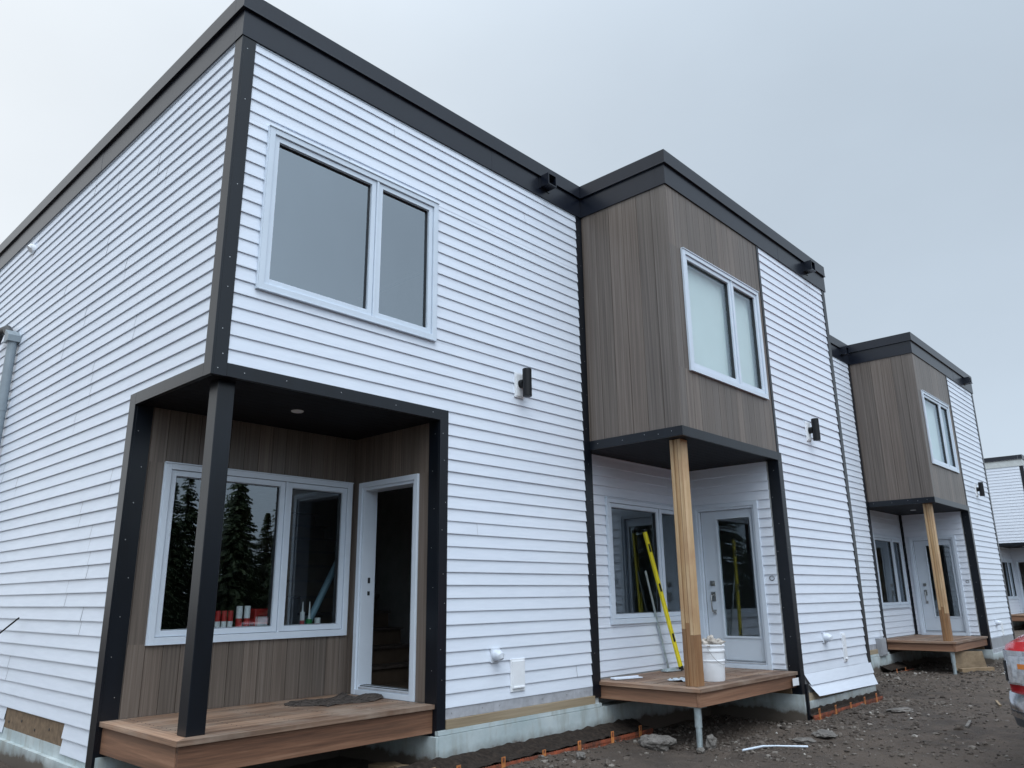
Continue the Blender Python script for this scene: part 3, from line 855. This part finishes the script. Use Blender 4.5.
# ------------------------------------------------------------------ drainage edging along the footings
def edging(x0, x1, yw, label, tabs, out=.33, z1=.085):
    E_ = empty('drainage_edging', ((x0 + x1) / 2, yw - out, 0), label, 'edging', 'orange edging along the footings')
    ox, oy = (x0 + x1) / 2, yw - out
    m = MB(); n = int((x1 - x0) / .035)
    def zz(x, k): return .026 * noise.noise(Vector((x * 9, k * 3.3, 5)))
    rows = [(yw - .056, .135), (yw - .056 - (out - .05) * .2, .12), (yw - out * .65, .08), (yw - out + .012, .065)]
    for i in range(n):
        xa = x0 + (x1 - x0) * i / n; xb = x0 + (x1 - x0) * (i + 1) / n
        for k in range(3):
            (ya, za), (yb, zb) = rows[k], rows[k + 1]
            m.face([(xa - ox, ya - oy, za + zz(xa, k)), (xb - ox, ya - oy, za + zz(xb, k)), (xb - ox, yb - oy, zb + zz(xb, k + 1)), (xa - ox, yb - oy, zb + zz(xa, k + 1))], 'membrane')
    m.build('membrane', E_)
    s = MB(); zt = z1
    if True: zt = z1 - .02
    for k in range(3): s.box(x0 - ox, x1 - ox, -.006, .004, -.06 + k * (zt + .02) / 2 + .0, -.035 + k * (zt + .02) / 2, 'orange')
    u = x0
    while u < x1: s.box(u - ox, u - ox + .018, -.0045, .0028, -.06, zt - .01, 'orange'); u += .034
    s.build('strip', E_)
    for t in tabs:
        q = MB(); h = .040 * (1 + .4 * math.sin(t * 9))
        q.box(t - ox - .025, t - ox + .025, -.010, -.007, -.02, zt + h, 'tabs'); q.box(t - ox - .010, t - ox + .010, -.014, -.0105, zt, zt + h * .8, 'orange'); q.build('tab', E_)
edging(1.5, 5.2, 0, 'orange edging and black membrane along the footing of the nearest house', [1.72, 2.27, 2.81, 3.36, 3.89, 4.44, 4.95], .33, .085)
edging(7.02, 9.42, -1.263, 'orange edging and black membrane under the loose siding of the middle house', [7.2, 7.7, 8.2, 8.7, 9.15], .11, .10)
edging(13.3, 14.5, 0.02, 'short length of orange edging left of the far deck', [13.5, 14.0], .30, .05)

# ------------------------------------------------------------------ loose things
def local(name, loc, label, cat, group=None): return empty(name, loc, label, cat, group)
# spirit level leaning on the window wall
A = Vector((6.24, -.11, .562)); B = Vector((5.86, .070, 2.27)); d = (B - A).normalized()
lv = local('spirit_level', tuple(A), 'long yellow spirit level leaning against the window of the middle porch', 'level')
A0 = Vector((0, 0, .004)); B0 = B - A
m = MB(); side = Vector((0, -1, 0))
m.bar(A0 + d * .05, B0 - d * .03, .052, .008, 'yellow', side)
x_ = d.cross(side).normalized()
for s_ in (-1, 1): m.bar(A0 + d * .05 + x_ * .026 * s_, B0 - d * .03 + x_ * .026 * s_, .008, .026, 'yellow', side)
m.build('body', lv, bevel=.001)
for a, b_ in ((0, .05), ((B0.length - .03), B0.length)):
    m = MB(); m.bar(A0 + d * a, A0 + d * b_, .062, .030, 'blackplastic', side); m.build('end_cap', lv, bevel=.002)
for c in (.40, 1.02, 1.52):
    m = MB(); m.bar(A0 + d * (c - .05), A0 + d * (c + .05), .036, .030, 'blackplastic', side); m.build('vial', lv, bevel=.002)
# aluminium straightedge
A = Vector((6.26, .085, .562)); B = Vector((5.87, .094, 1.76))
m = MB(); m.bar(Vector((0, 0, 0)), B - A, .030, .012, 'galv', (0, -1, 0)); o = m.build('straightedge', None, bevel=.001); o.location = A
tag(o, 'thin grey metal bar leaning left of the yellow level', 'straightedge')
# bucket
bk = local('bucket', (5.46, -.97, .5635), 'white plastic bucket standing behind the raw wood post', 'bucket')
m = MB(); m.tube([(0, 0, 0), (0, 0, .01), (0, 0, .20), (0, 0, .205), (0, 0, .215), (0, 0, .22), (0, 0, .30), (0, 0, .305), (0, 0, .322), (0, 0, .327), (0, 0, .355), (0, 0, .36), (0, 0, .375), (0, 0, .378), (0, 0, .12)],
       [.125, .130, .138, .146, .146, .139, .142, .152, .152, .144, .146, .156, .156, .146, .132], 'white', 40, False)
m.tube([(0, 0, .002), (0, 0, .004)], .12, 'white', 40); m.tube([(0, 0, .30), (0, 0, .302)], .138, 'greyplastic', 40)
m.build('pail', bk, smooth=True)
m = MB(); m.tube([(math.cos(t) * .158, -.05 - .10 * math.sin(t), .34 - .17 * math.sin(t)) for t in [i * math.pi / 12 for i in range(13)]], .0025, 'steel', 6); m.build('bail_handle', bk)
# rags in it
bm = bmesh.new(); bmesh.ops.create_icosphere(bm, subdivisions=4, radius=1)
for v in bm.verts:
    n_ = v.co.normalized(); f = 1 + .7 * noise.noise(n_ * 2.2) + .4 * noise.noise(n_ * 6)
    v.co = Vector((n_.x * .125 * f, n_.y * .11 * f, max(-.02, n_.z * .065 * f)))
me = bpy.data.meshes.new('rag'); bm.to_mesh(me); bm.free(); me.materials.append(M['rag']); me.polygons.foreach_set('use_smooth', [True] * len(me.polygons))
o = bpy.data.objects.new('rag', me); COL.objects.link(o); o.location = (5.46, -.97, .5635 + .378); tag(o, 'crumpled dirty rag heaped on the white bucket', 'rag')
# offcut, bag, scrap on the middle deck
m = MB(); m.bar((0, 0, .009), (.36, -.13, .009), .08, .012, 'vinyl'); m.bar((0, .03, .016), (.36, -.10, .022), .008, .012, 'vinyl')
o = m.build('siding_offcut', None, bevel=.001); o.location = (4.88, -.05, .563); tag(o, 'white vinyl offcut lying on the left side of the middle deck', 'offcut')
m = MB()
for i in range(8):
    for j in range(6):
        f = lambda a, b: (a * .035 + .01 * math.sin(b * 2), b * .035, .004 + .035 * abs(noise.noise(Vector((a * .5, b * .6, 2)))))
        m.face([f(i, j), f(i + 1, j), f(i + 1, j + 1), f(i, j + 1)], 'frame')
o = m.build('plastic_bag', None, smooth=True); o.location = (5.14, -.80, .564); tag(o, 'crumpled pale plastic scrap left of the raw wood post', 'bag')
m = MB(); m.bar((0, 0, .01), (.28, -.05, .01), .09, .012, 'galv'); m.bar((0.02, .03, .02), (.25, -.02, .03), .02, .02, 'galv')
o = m.build('metal_scrap', None, bevel=.001); o.location = (5.96, -.03, .563); tag(o, 'grey metal scrap at the foot of the leaning bar', 'scrap')
m = MB(); m.box(0, .17, -.003, -.001, -.04, .045, 'white'); o = m.build('paper_sticker', None); o.location = (6.80, -1.263, .45); tag(o, 'white sticker stapled on the right end of the middle deck rim', 'sticker')
# felt sheet on the near deck
m = MB(); nU, nV = 26, 16
def fp(i, j):
    u, v = i / nU, j / nV
    x = 1.52 + .68 * u + .10 * math.sin(v * 5 + 1) ; y = .62 + .50 * v + .06 * u + .05 * math.sin(u * 7)
    z = .566 + .018 * abs(noise.noise(Vector((u * 4, v * 4, 3)))) + (.035 * max(0, u - .75) * 4 * abs(math.sin(v * 6)))
    return (x - 1.8, y - .7, z - .5625)
for i in range(nU):
    for j in range(nV): m.face([fp(i, j), fp(i + 1, j), fp(i + 1, j + 1), fp(i, j + 1)], 'tar')
o = m.build('floor_mat', None, smooth=True); o.location = (1.8, .7, .5625); tag(o, 'dark crumpled felt sheet lying on the near deck before the open doorway', 'sheet')
so = o.modifiers.new('thick', 'SOLIDIFY'); so.thickness = .004
# sticks and boards on the ground
m = MB(); m.tube([(-.33, .13, .03), (-.05, .06, .035), (.08, -.02, .03), (.30, -.24, .018)], [.010, .010, .007, .010], 'frame', 8)
o = m.build('trim_strip', None); o.location = (5.15, -1.72, gh(5.1, -1.7)); tag(o, 'bent white trim strip lying on the soil right of the steel pile', 'trim')
m = MB(); m.bar((-.05, .45, .03), (.06, -.20, .05), .12, .038, 'ply'); m.bar((.10, .40, .03), (-.08, -.02, .06), .09, .03, 'ply')
o = m.build('wood_offcut', None, bevel=.002); o.location = (2.05, .02, .03); tag(o, 'sawn board end poking out under the near deck', 'board')
m = MB(); m.hexa([(14.31, -1.06, .03), (15.04, -1.44, .03), (15.05, -1.422, .03), (14.32, -1.042, .03), (14.33, -1.01, .372), (15.02, -1.40, .35), (15.03, -1.382, .35), (14.34, -.992, .372)], 'ply')
o = m.build('plywood_sheet', None); tag(o, 'plywood sheet standing under the right side of the far deck', 'plywood')
m = MB(); m.bar((14.20, -1.18, .045), (14.92, -1.55, .045), .09, .07, 'ply'); o = m.build('timber_plank', None, bevel=.004); tag(o, 'long plank lying on the soil at the foot of the standing plywood', 'plank')
for i, (x, y, a, l, t, lab) in enumerate(((-.42, 2.5, 1.3, .75, 'ply', 'grey splintered board lying along the left wall footing'), (-.30, 3.3, 1.9, .5, 'rock', 'dark slab leaning in the rubble by the left wall footing'))):
    m = MB(); m.bar((0, 0, .03), (math.cos(a) * l, math.sin(a) * l, .06), .11, .03, t); o = m.build('debris_board', None, bevel=.003); o.location = (x, y, gh(x, y) + .02); tag(o, lab, 'board')
m = MB(); m.tube([(-.55, 4.7, .45), (-.30, 4.15, .93), (-.085, 3.48, 1.325)], .008, 'blackplastic', 8)
m.v = [(v[0] + .55, v[1] - 4.7, v[2] - .0) for v in m.v]
for i in range(1): m.tube([(0, 0, .02), (0, 0, .45)], .008, 'blackplastic', 8)
o = m.build('thin_rod', None); o.location = (-.55, 4.7, 0); tag(o, 'thin dark rod leaning on the white side wall at the left edge', 'rod')
for i, (x, y, l, a) in enumerate(((9.9, -2.7, .5, .3), (7.4, -2.9, .45, .15))):
    m = MB(); m.bar((0, 0, .012), (l * math.cos(a), l * math.sin(a), .016), .03, .018, 'ply' if i == 0 else 'rock'); o = m.build('stick', None); o.location = (x, y, gh(x, y))
    tag(o, ('pale splinter of wood lying on the bare soil before the narrow strip house', 'dark stick half sunk in the soil of the open yard')[i], 'stick')

# service conduit on the side wall
cd = local('service_conduit', (-.085, 5.42, 0), 'grey electrical conduit with a box elbow running up the white side wall', 'conduit')
m = MB(); m.tube([(0, 0, 0), (0, 0, 4.66)], .055, 'pvc', 24)
for z in (1.0, 2.6, 3.75): m.tube([(0, 0, z), (0, 0, z + .09)], .060, 'pvc', 24)
m.build('pipe', cd, smooth=True)
m = MB(); m.hexa([(-.075, -.075, 4.64), (.075, -.075, 4.64), (.075, .10, 4.64), (-.075, .10, 4.64), (-.075, -.075, 4.72), (.075, -.075, 4.72), (.075, .10, 4.82), (-.075, .10, 4.82)], 'pvc')
m.tube([(0, .09, 4.74), (0, .35, 4.90), (-.02, .60, 4.92), (-.03, .72, 4.80)], [.055, .055, .055, .06], 'gasket', 20); m.build('elbow', cd)
for z in (1.8, 3.9):
    m = MB(); m.box(-.075, .078, -.02, .02, z, z + .03, 'galv'); m.build('bracket', cd)

# things standing on the inner sill of the porch window
wx = []
sill = MB(); sill.box(0, 1.88, 0, .30, 0, .025, 'drywall'); o = sill.build('sill_shelf', None); o.location = (.352, 1.53, 1.14)
tag(o, 'narrow indoor shelf behind the lower edge of the porch window', 'shelf')
def tube_thing(x, y, h, r_, mat, lab, nozzle=None, name='sealant_tube', cat='tube'):
    t = local(name, (x, y, 1.1655), lab, cat, 'sealant tubes behind the porch window')
    m = MB(); m.tube([(0, 0, 0), (0, 0, h)], r_, mat, 16); m.tube([(0, 0, h * .25), (0, 0, h * .55)], r_ + .0006, 'white' if mat == 'redlabel' else 'redlabel' if mat == 'white' else mat, 16)
    m.build('cartridge', t, smooth=True)
    if nozzle: m = MB(); m.tube([(0, 0, h), (0, 0, h + .02), (0, 0, h + nozzle)], [r_ * .5, r_ * .35, .004], 'white', 10); m.build('nozzle', t)
ords = ('first', 'second', 'third', 'fourth', 'fifth')
for i in range(5): tube_thing(.90 + i * .062, 1.60, .21, .024, 'redlabel', '%s red sealant tube from the black post behind the porch window' % ords[i])
tube_thing(1.235, 1.60, .25, .029, 'white', 'left one of the two tall white sealant tubes'); tube_thing(1.315, 1.60, .25, .029, 'white', 'right one of the two tall white sealant tubes')
tube_thing(1.92, 1.60, .18, .024, 'white', 'white tube with a long nozzle beside the green bottle', .10)
tube_thing(2.00, 1.60, .11, .034, 'green', 'green bottle with a long white nozzle behind the right pane', .17, 'glue_bottle', 'bottle')
tube_thing(2.10, 1.60, .12, .030, 'white', 'short white tin at the right end of the window shelf', None, 'paint_tin', 'tin')
m = MB(); m.bar((0, 0, .11), (.26, .03, .11), .17, .22, 'redlabel', (0, 0, 1)); m.bar((0.02, -.092, .10), (.24, -.064, .10), .006, .12, 'white', (0, 0, 1))
o = m.build('carton', None, bevel=.012); o.location = (1.40, 1.70, 1.1655); tag(o, 'red and white carton right of the tall white tubes behind the window', 'carton')
m = MB(); m.tube([(0, 0, 0), (.48, .05, .85)], .035, 'bluetube', 16); o = m.build('foam_tube', None, smooth=True); o.location = (2.06, 1.75, 1.18); tag(o, 'blue-grey tube leaning behind the right pane of the porch window', 'tube')

# ------------------------------------------------------------------ pickup truck (front towards the camera)
T = empty('pickup_truck', (4.92, -4.768, gh(5, -4.8)), 'red pickup truck parked at the right edge with a chrome-cornered bumper', 'truck', None, rad(-9))
W2 = .985
def loft(profile, ys, scale):
    """side outline swept across the width; scale(y) shrinks the outline towards the flanks"""
    m_v = []
    for y in ys:
        sx, sz = scale(y)
        for x, z in profile: m_v.append((x * 1.0 + sx, y, z - sz * max(0, (z - .6))))
    return m_v
def swept(m, profile, ys, fn, mat):
    k = len(m.v); n = len(profile); i = m.mi(mat)
    for y in ys:
        for x, z in profile: m.v.append(fn(x, y, z))
    for a in range(len(ys) - 1):
        for b in range(n):
            c = (b + 1) % n
            m.f.append((k + a * n + b, k + a * n + c, k + (a + 1) * n + c, k + (a + 1) * n + b)); m.m.append(i)
    m.f.append(tuple(k + b for b in range(n))[::-1]); m.m.append(i); m.f.append(tuple(k + (len(ys) - 1) * n + b for b in range(n))); m.m.append(i)
def arch(cx, rr, z0, n=10): return [(cx + rr * math.cos(t), z0 + rr * math.sin(t)) for t in [math.pi - math.pi * i / n for i in range(n + 1)]]
prof = [(.10, .50), (.06, .70), (.05, .97), (.12, 1.06), (.45, 1.13), (1.45, 1.20), (5.6, 1.24), (5.72, 1.20), (5.75, .60), (5.6, .50)]
low = arch(4.55, .46, .50)[::-1] + arch(1.0, .45, .50)[::-1]
prof2 = prof + [(x, z) for x, z in low]
ys = [-.985, -.97, -.93, -.85, -.7, -.35, 0, .35, .7, .85, .93, .97, .985]
def bodyfn(x, y, z):
    e = abs(y) / W2
    f = max(0, e - .70) / .30
    dx = .16 * f ** 2.2 * max(0, 1 - x / .8)
    dz = .09 * f ** 2.5 * max(0, (z - .95) / .25)
    return (x + dx, y, z - dz)
m = MB(); swept(m, prof2, ys, bodyfn, 'red'); m.build('body', T, smooth=True)
cab = [(1.55, 1.20), (2.15, 1.80), (2.4, 1.90), (3.6, 1.90), (3.85, 1.82), (3.95, 1.20)]
def cabfn(x, y, z): return (x, y * (1 - .16 * max(0, (z - 1.2) / .7)), z)
m = MB(); swept(m, cab, [-.93, -.90, 0, .90, .93], cabfn, 'red'); m.build('cab', T, smooth=True)
m = MB()
def cq(pts, mat='glass_up'): m.face(pts, mat)
cq([(1.60, -.80, 1.27), (1.60, .80, 1.27), (2.115, .72, 1.79), (2.115, -.72, 1.79)])
for s_ in (-1, 1):
    f = lambda x, z: (x, s_ * (.932 * (1 - .16 * (z - 1.2) / .7) + .004), z)
    cq([f(1.85, 1.26), f(2.75, 1.26), f(2.75, 1.80), f(2.30, 1.80)]); cq([f(2.82, 1.26), f(3.70, 1.26), f(3.62, 1.80), f(2.82, 1.80)])
for i in range(len(m.v)): v = m.v[i]; m.v[i] = (v[0] - (.006 if i < 4 else 0), v[1], v[2])
M['carglass'] = plain('tinted_car_glass', (.02, .025, .03), .06)
m.mats = ['carglass']; m.m = [0] * len(m.m); m.build('window_glass', T)
for cx in (1.0, 4.55):
    for s_ in (-1, 1):
        w_ = MB(); y0, y1 = s_ * .70, s_ * .97
        w_.tube([(cx, y0, .39), (cx, y0 + s_ * .02, .39), (cx, y1 - s_ * .03, .39), (cx, y1, .39)], [.34, .39, .39, .35], 'rubber', 32); wh = w_.build('wheel', T, smooth=True)
        w_ = MB(); w_.tube([(cx, y1 - s_ * .01, .39), (cx, y1 + s_ * .004, .39)], [.25, .24], 'galv', 24)
        for k in range(6): a = k * math.pi / 3; w_.bar((cx, y1 + s_ * .008, .39), (cx + .22 * math.cos(a), y1 + s_ * .008, .39 + .22 * math.sin(a)), .05, .02, 'chrome', (0, 1, 0))
        w_.build('rim', wh)
# headlights, grille, bumper
for s_ in (-1, 1):
    m = MB()
    def hp(e, z, off=.0):
        # e runs from the grille side (0) round the corner (1)
        y = .62 + .36 * min(1, e * 1.45); x = .035 + .16 * max(0, (y - .69) / .295) ** 2.2
        if e > .69: x = .195 + (e - .69) * .55
        return (x - (off if e < .8 else off * .3), s_ * (y + (.006 + off * .6 if e > .5 else 0)), z)
    n = 12
    def band(z0, z1, e0, e1, off, mat):
        for i in range(n):
            a = e0 + (e1 - e0) * i / n; b_ = e0 + (e1 - e0) * (i + 1) / n
            m.face([hp(a, z0, off), hp(b_, z0, off), hp(b_, z1, off), hp(a, z1, off)], mat)
    band(.72, .985, 0, 1.0, .010, 'chrome'); band(.735, .945, .03, .62, .014, 'lens'); band(.74, .90, .64, .84, .014, 'blackplastic'); band(.845, .885, .22, .44, .018, 'amber')
    band(.805, .812, .66, .82, .018, 'white')
    m.build('headlight', T, smooth=True)
m = MB(); m.box(.0, .06, -.60, .60, .68, 1.04, 'chrome')
for k in range(5): m.box(-.012, .0, -.56, .56, .71 + k * .064, .735 + k * .064, 'blackplastic')
m.build('grille', T, bevel=.006)
bp = [(0, .44), (-.05, .48), (-.06, .60), (-.02, .655), (.16, .655), (.16, .44)]
def bfn(x, y, z):
    f = max(0, abs(y) / 1.0 - .72) / .28
    return (x + .24 * f ** 2, y, z + .0 * f)
yy = [-1.0, -.97, -.92, -.84, -.72, -.4, 0, .4, .72, .84, .92, .97, 1.0]
m = MB(); swept(m, bp, yy, bfn, 'chrome'); bmp_ = m.build('bumper', T, smooth=True)
bp2 = [(.02, .40), (-.03, .43), (-.045, .47), (.0, .475), (.10, .475), (.12, .40)]
m = MB(); swept(m, [(x - .012, z - .005 + (.06 if z > .4 else 0)) for x, z in bp2], [y * .985 for y in yy], bfn, 'greyplastic'); m.build('valance', bmp_, smooth=True)
for s_ in (-1, 1):
    m = MB(); a_, b_ = sorted((s_ * .93, s_ * 1.19)); m.box(1.78, 1.92, a_, b_, 1.22, 1.40, 'blackplastic'); m.build('wing_mirror', T, bevel=.02)

# ------------------------------------------------------------------ spruces across the yard (seen mirrored in the panes)
def spruce_mesh(seed, h):
    r = random.Random(seed); V = []; F_ = []
    z = h * .10; lvl = 0
    while z < h * .99:
        t = (z - h * .1) / (h * .9); R_ = h * .20 * (1 - t) ** .85 + .05
        nb = max(5, int(15 * (1 - t * .55)))
        for b in range(nb):
            a = r.uniform(0, 6.283); ln = R_ * r.uniform(.65, 1.12); droop = -.28 * ln
            ns = max(3, int(ln / .11))
            for s_ in range(ns):
                q = (s_ + .5) / ns; c = Vector((math.cos(a) * ln * q, math.sin(a) * ln * q, z + droop * q * q + .10 * ln * q))
                for side in (-1, 1):
                    l2 = .20 * ln * (1 - q * .7) * r.uniform(.6, 1.3) + .09
                    ang = a + side * r.uniform(.5, 1.1); tip = c + Vector((math.cos(ang) * l2, math.sin(ang) * l2, -r.uniform(.02, .12)))
                    wd = Vector((-math.sin(ang), math.cos(ang), 0)) * .05 + Vector((0, 0, .045))
                    k = len(V); V += [tuple(c - wd), tuple(c + wd), tuple(tip)]; F_.append((k, k + 1, k + 2))
        z += h * .013 * r.uniform(.6, 1.4) + .03
    me = bpy.data.meshes.new('crown'); me.from_pydata(V, [], F_); me.materials.append(M['needle']); return me
crowns = [(spruce_mesh(s, h), h) for s, h in ((1, 8.6), (2, 7.4), (3, 6.4))]
tm = []
for me, h in crowns:
    m = MB(); m.tube([(0, 0, -.2), (0, 0, h * .5), (0, 0, h * .97)], [h * .014, h * .009, .015], 'bark', 10); o = m.build('trunk', None, smooth=True); tm.append(o.data); bpy.data.objects.remove(o)
r = random.Random(12); spots = []
for i in range(40):
    x = 1.5 + i * .92 + r.uniform(-.5, .5); y = -20.5 - 1.3 * (i % 3) + r.uniform(-.8, .8); spots.append((x, y))
for i in range(8): spots.append((-10 - i * .4 + r.uniform(-.6, .6), -19 + i * 2.3))
for i, (x, y) in enumerate(spots):
    k = r.choice((0, 1, 2)); k = 2 if i % 3 == 0 else k; k = {8: 0, 13: 0, 16: 0, 21: 0}.get(i, k)
    t = empty('spruce_tree', (x, y, gh(x, y) - .05), 'dark green spruce in the tree line across the yard, mirrored in the porch windows', 'tree', 'spruces across the yard, mirrored in the windows', r.uniform(0, 6.28))
    s_ = r.uniform(.8, 1.08); t.scale = (s_, s_, s_)
    a = bpy.data.objects.new('crown', crowns[k][0]); COL.objects.link(a); a.parent = t
    b_ = bpy.data.objects.new('trunk', tm[k]); COL.objects.link(b_); b_.parent = t

# ------------------------------------------------------------------ overcast sky
SUN_DIR = Vector((-.40, -.60, .90)).normalized()      # towards the brightest part of the cloud
wd = bpy.data.worlds.new('World'); SC.world = wd; wd.use_nodes = True
nt = wd.node_tree; bg = nt.nodes['Background']
sky = nt.nodes.new('ShaderNodeTexSky'); sky.sky_type = 'NISHITA'; sky.sun_disc = False
sky.sun_elevation = math.asin(SUN_DIR.z); sky.sun_rotation = math.atan2(SUN_DIR.x, SUN_DIR.y)
tc = nt.nodes.new('ShaderNodeTexCoord')
def vdot(vec):
    n = nt.nodes.new('ShaderNodeVectorMath'); n.operation = 'DOT_PRODUCT'; nt.links.new(tc.outputs['Generated'], n.inputs[0]); n.inputs[1].default_value = vec; return n.outputs['Value']
def mth(op, a, b=None, c=None):
    n = nt.nodes.new('ShaderNodeMath'); n.operation = op
    for i, v in enumerate((a, b, c)):
        if v is None: continue
        if hasattr(v, 'links'): nt.links.new(v, n.inputs[i])
        else: n.inputs[i].default_value = v
    return n.outputs[0]
mp = nt.nodes.new('ShaderNodeMapping'); mp.inputs['Scale'].default_value = (1, 1, 1.8); nt.links.new(tc.outputs['Generated'], mp.inputs['Vector'])
cl = noise_tex(nt, mp.outputs['Vector'], 1.9, 4, .5)
cl2 = noise_tex(nt, mp.outputs['Vector'], 5.5, 4, .55)
sx = nt.nodes.new('ShaderNodeSeparateXYZ'); nt.links.new(tc.outputs['Generated'], sx.inputs[0])
zen = mth('POWER', mth('MAXIMUM', sx.outputs['Z'], 0.0), 8.0)
glow = mth('POWER', mth('MAXIMUM', vdot(tuple(Vector((-.30, .85, .34)).normalized())), 0.0), 2.0)      # pale break low over the roofs
back = mth('POWER', mth('MAXIMUM', vdot(tuple(Vector((-.45, -.80, .55)).normalized())), 0.0), 2.0)
val = mth('MULTIPLY_ADD', glow, .37, .56)
val = mth('MULTIPLY_ADD', zen, 3.4, val)
hor = mth('POWER', mth('MAXIMUM', mth('SUBTRACT', 1.0, mth('ABSOLUTE', sx.outputs['Z'])), 0.0), 2.5)
val = mth('MULTIPLY_ADD', hor, .15, val)
val = mth('MULTIPLY_ADD', back, 1.02, val)
val = mth('MULTIPLY', val, mth('MULTIPLY_ADD', cl, .16, .93))
val = mth('MULTIPLY', val, mth('MULTIPLY_ADD', cl2, .06, .97))
tint = mixrgb(nt, mth('MINIMUM', mth('MULTIPLY', glow, 1.1), 1.0), (.855, 1.0, 1.155), (.96, 1.0, 1.03))
vm = nt.nodes.new('ShaderNodeVectorMath'); vm.operation = 'SCALE'; nt.links.new(tint, vm.inputs[0]); nt.links.new(val, vm.inputs['Scale'])
s1 = nt.nodes.new('ShaderNodeVectorMath'); s1.operation = 'SCALE'; nt.links.new(sky.outputs[0], s1.inputs[0]); s1.inputs['Scale'].default_value = .10
mx = mixrgb(nt, .93, s1.outputs[0], vm.outputs[0])
nt.links.new(mx, bg.inputs['Color']); bg.inputs['Strength'].default_value = 1.0

ld = bpy.data.lights.new('Sun', 'SUN'); ld.energy = 1.0; ld.angle = rad(40); ld.color = (.99, 1, .99)
lo = bpy.data.objects.new('Sun', ld); COL.objects.link(lo); lo.rotation_euler = SUN_DIR.to_track_quat('Z', 'Y').to_euler()

# ------------------------------------------------------------------ camera
cx, cy, cz, yaw, pitch, roll, fpx = -2.566, -5.485, 1.478, rad(47.142), rad(15.363), rad(-.694), 771.02
fw = Vector((math.sin(yaw) * math.cos(pitch), math.cos(yaw) * math.cos(pitch), math.sin(pitch)))
rt = Vector((math.cos(yaw), -math.sin(yaw), 0)); up = rt.cross(fw)
r2 = rt * math.cos(roll) + up * math.sin(roll); u2 = -rt * math.sin(roll) + up * math.cos(roll)
cam = bpy.data.cameras.new('Camera'); cam.sensor_width = 36; cam.lens = fpx / 1024 * 36; cam.clip_start = .05; cam.clip_end = 3000
co = bpy.data.objects.new('Camera', cam); COL.objects.link(co)
m3 = Matrix((r2, u2, -fw)).transposed(); co.matrix_world = Matrix.Translation((cx, cy, cz)) @ m3.to_4x4()
SC.camera = co

SC.view_settings.view_transform = 'Standard'; SC.view_settings.look = 'None'; SC.view_settings.exposure = 0.08; SC.view_settings.gamma = 1
SC.cycles.max_bounces = 8; SC.cycles.diffuse_bounces = 4; SC.cycles.transparent_max_bounces = 12
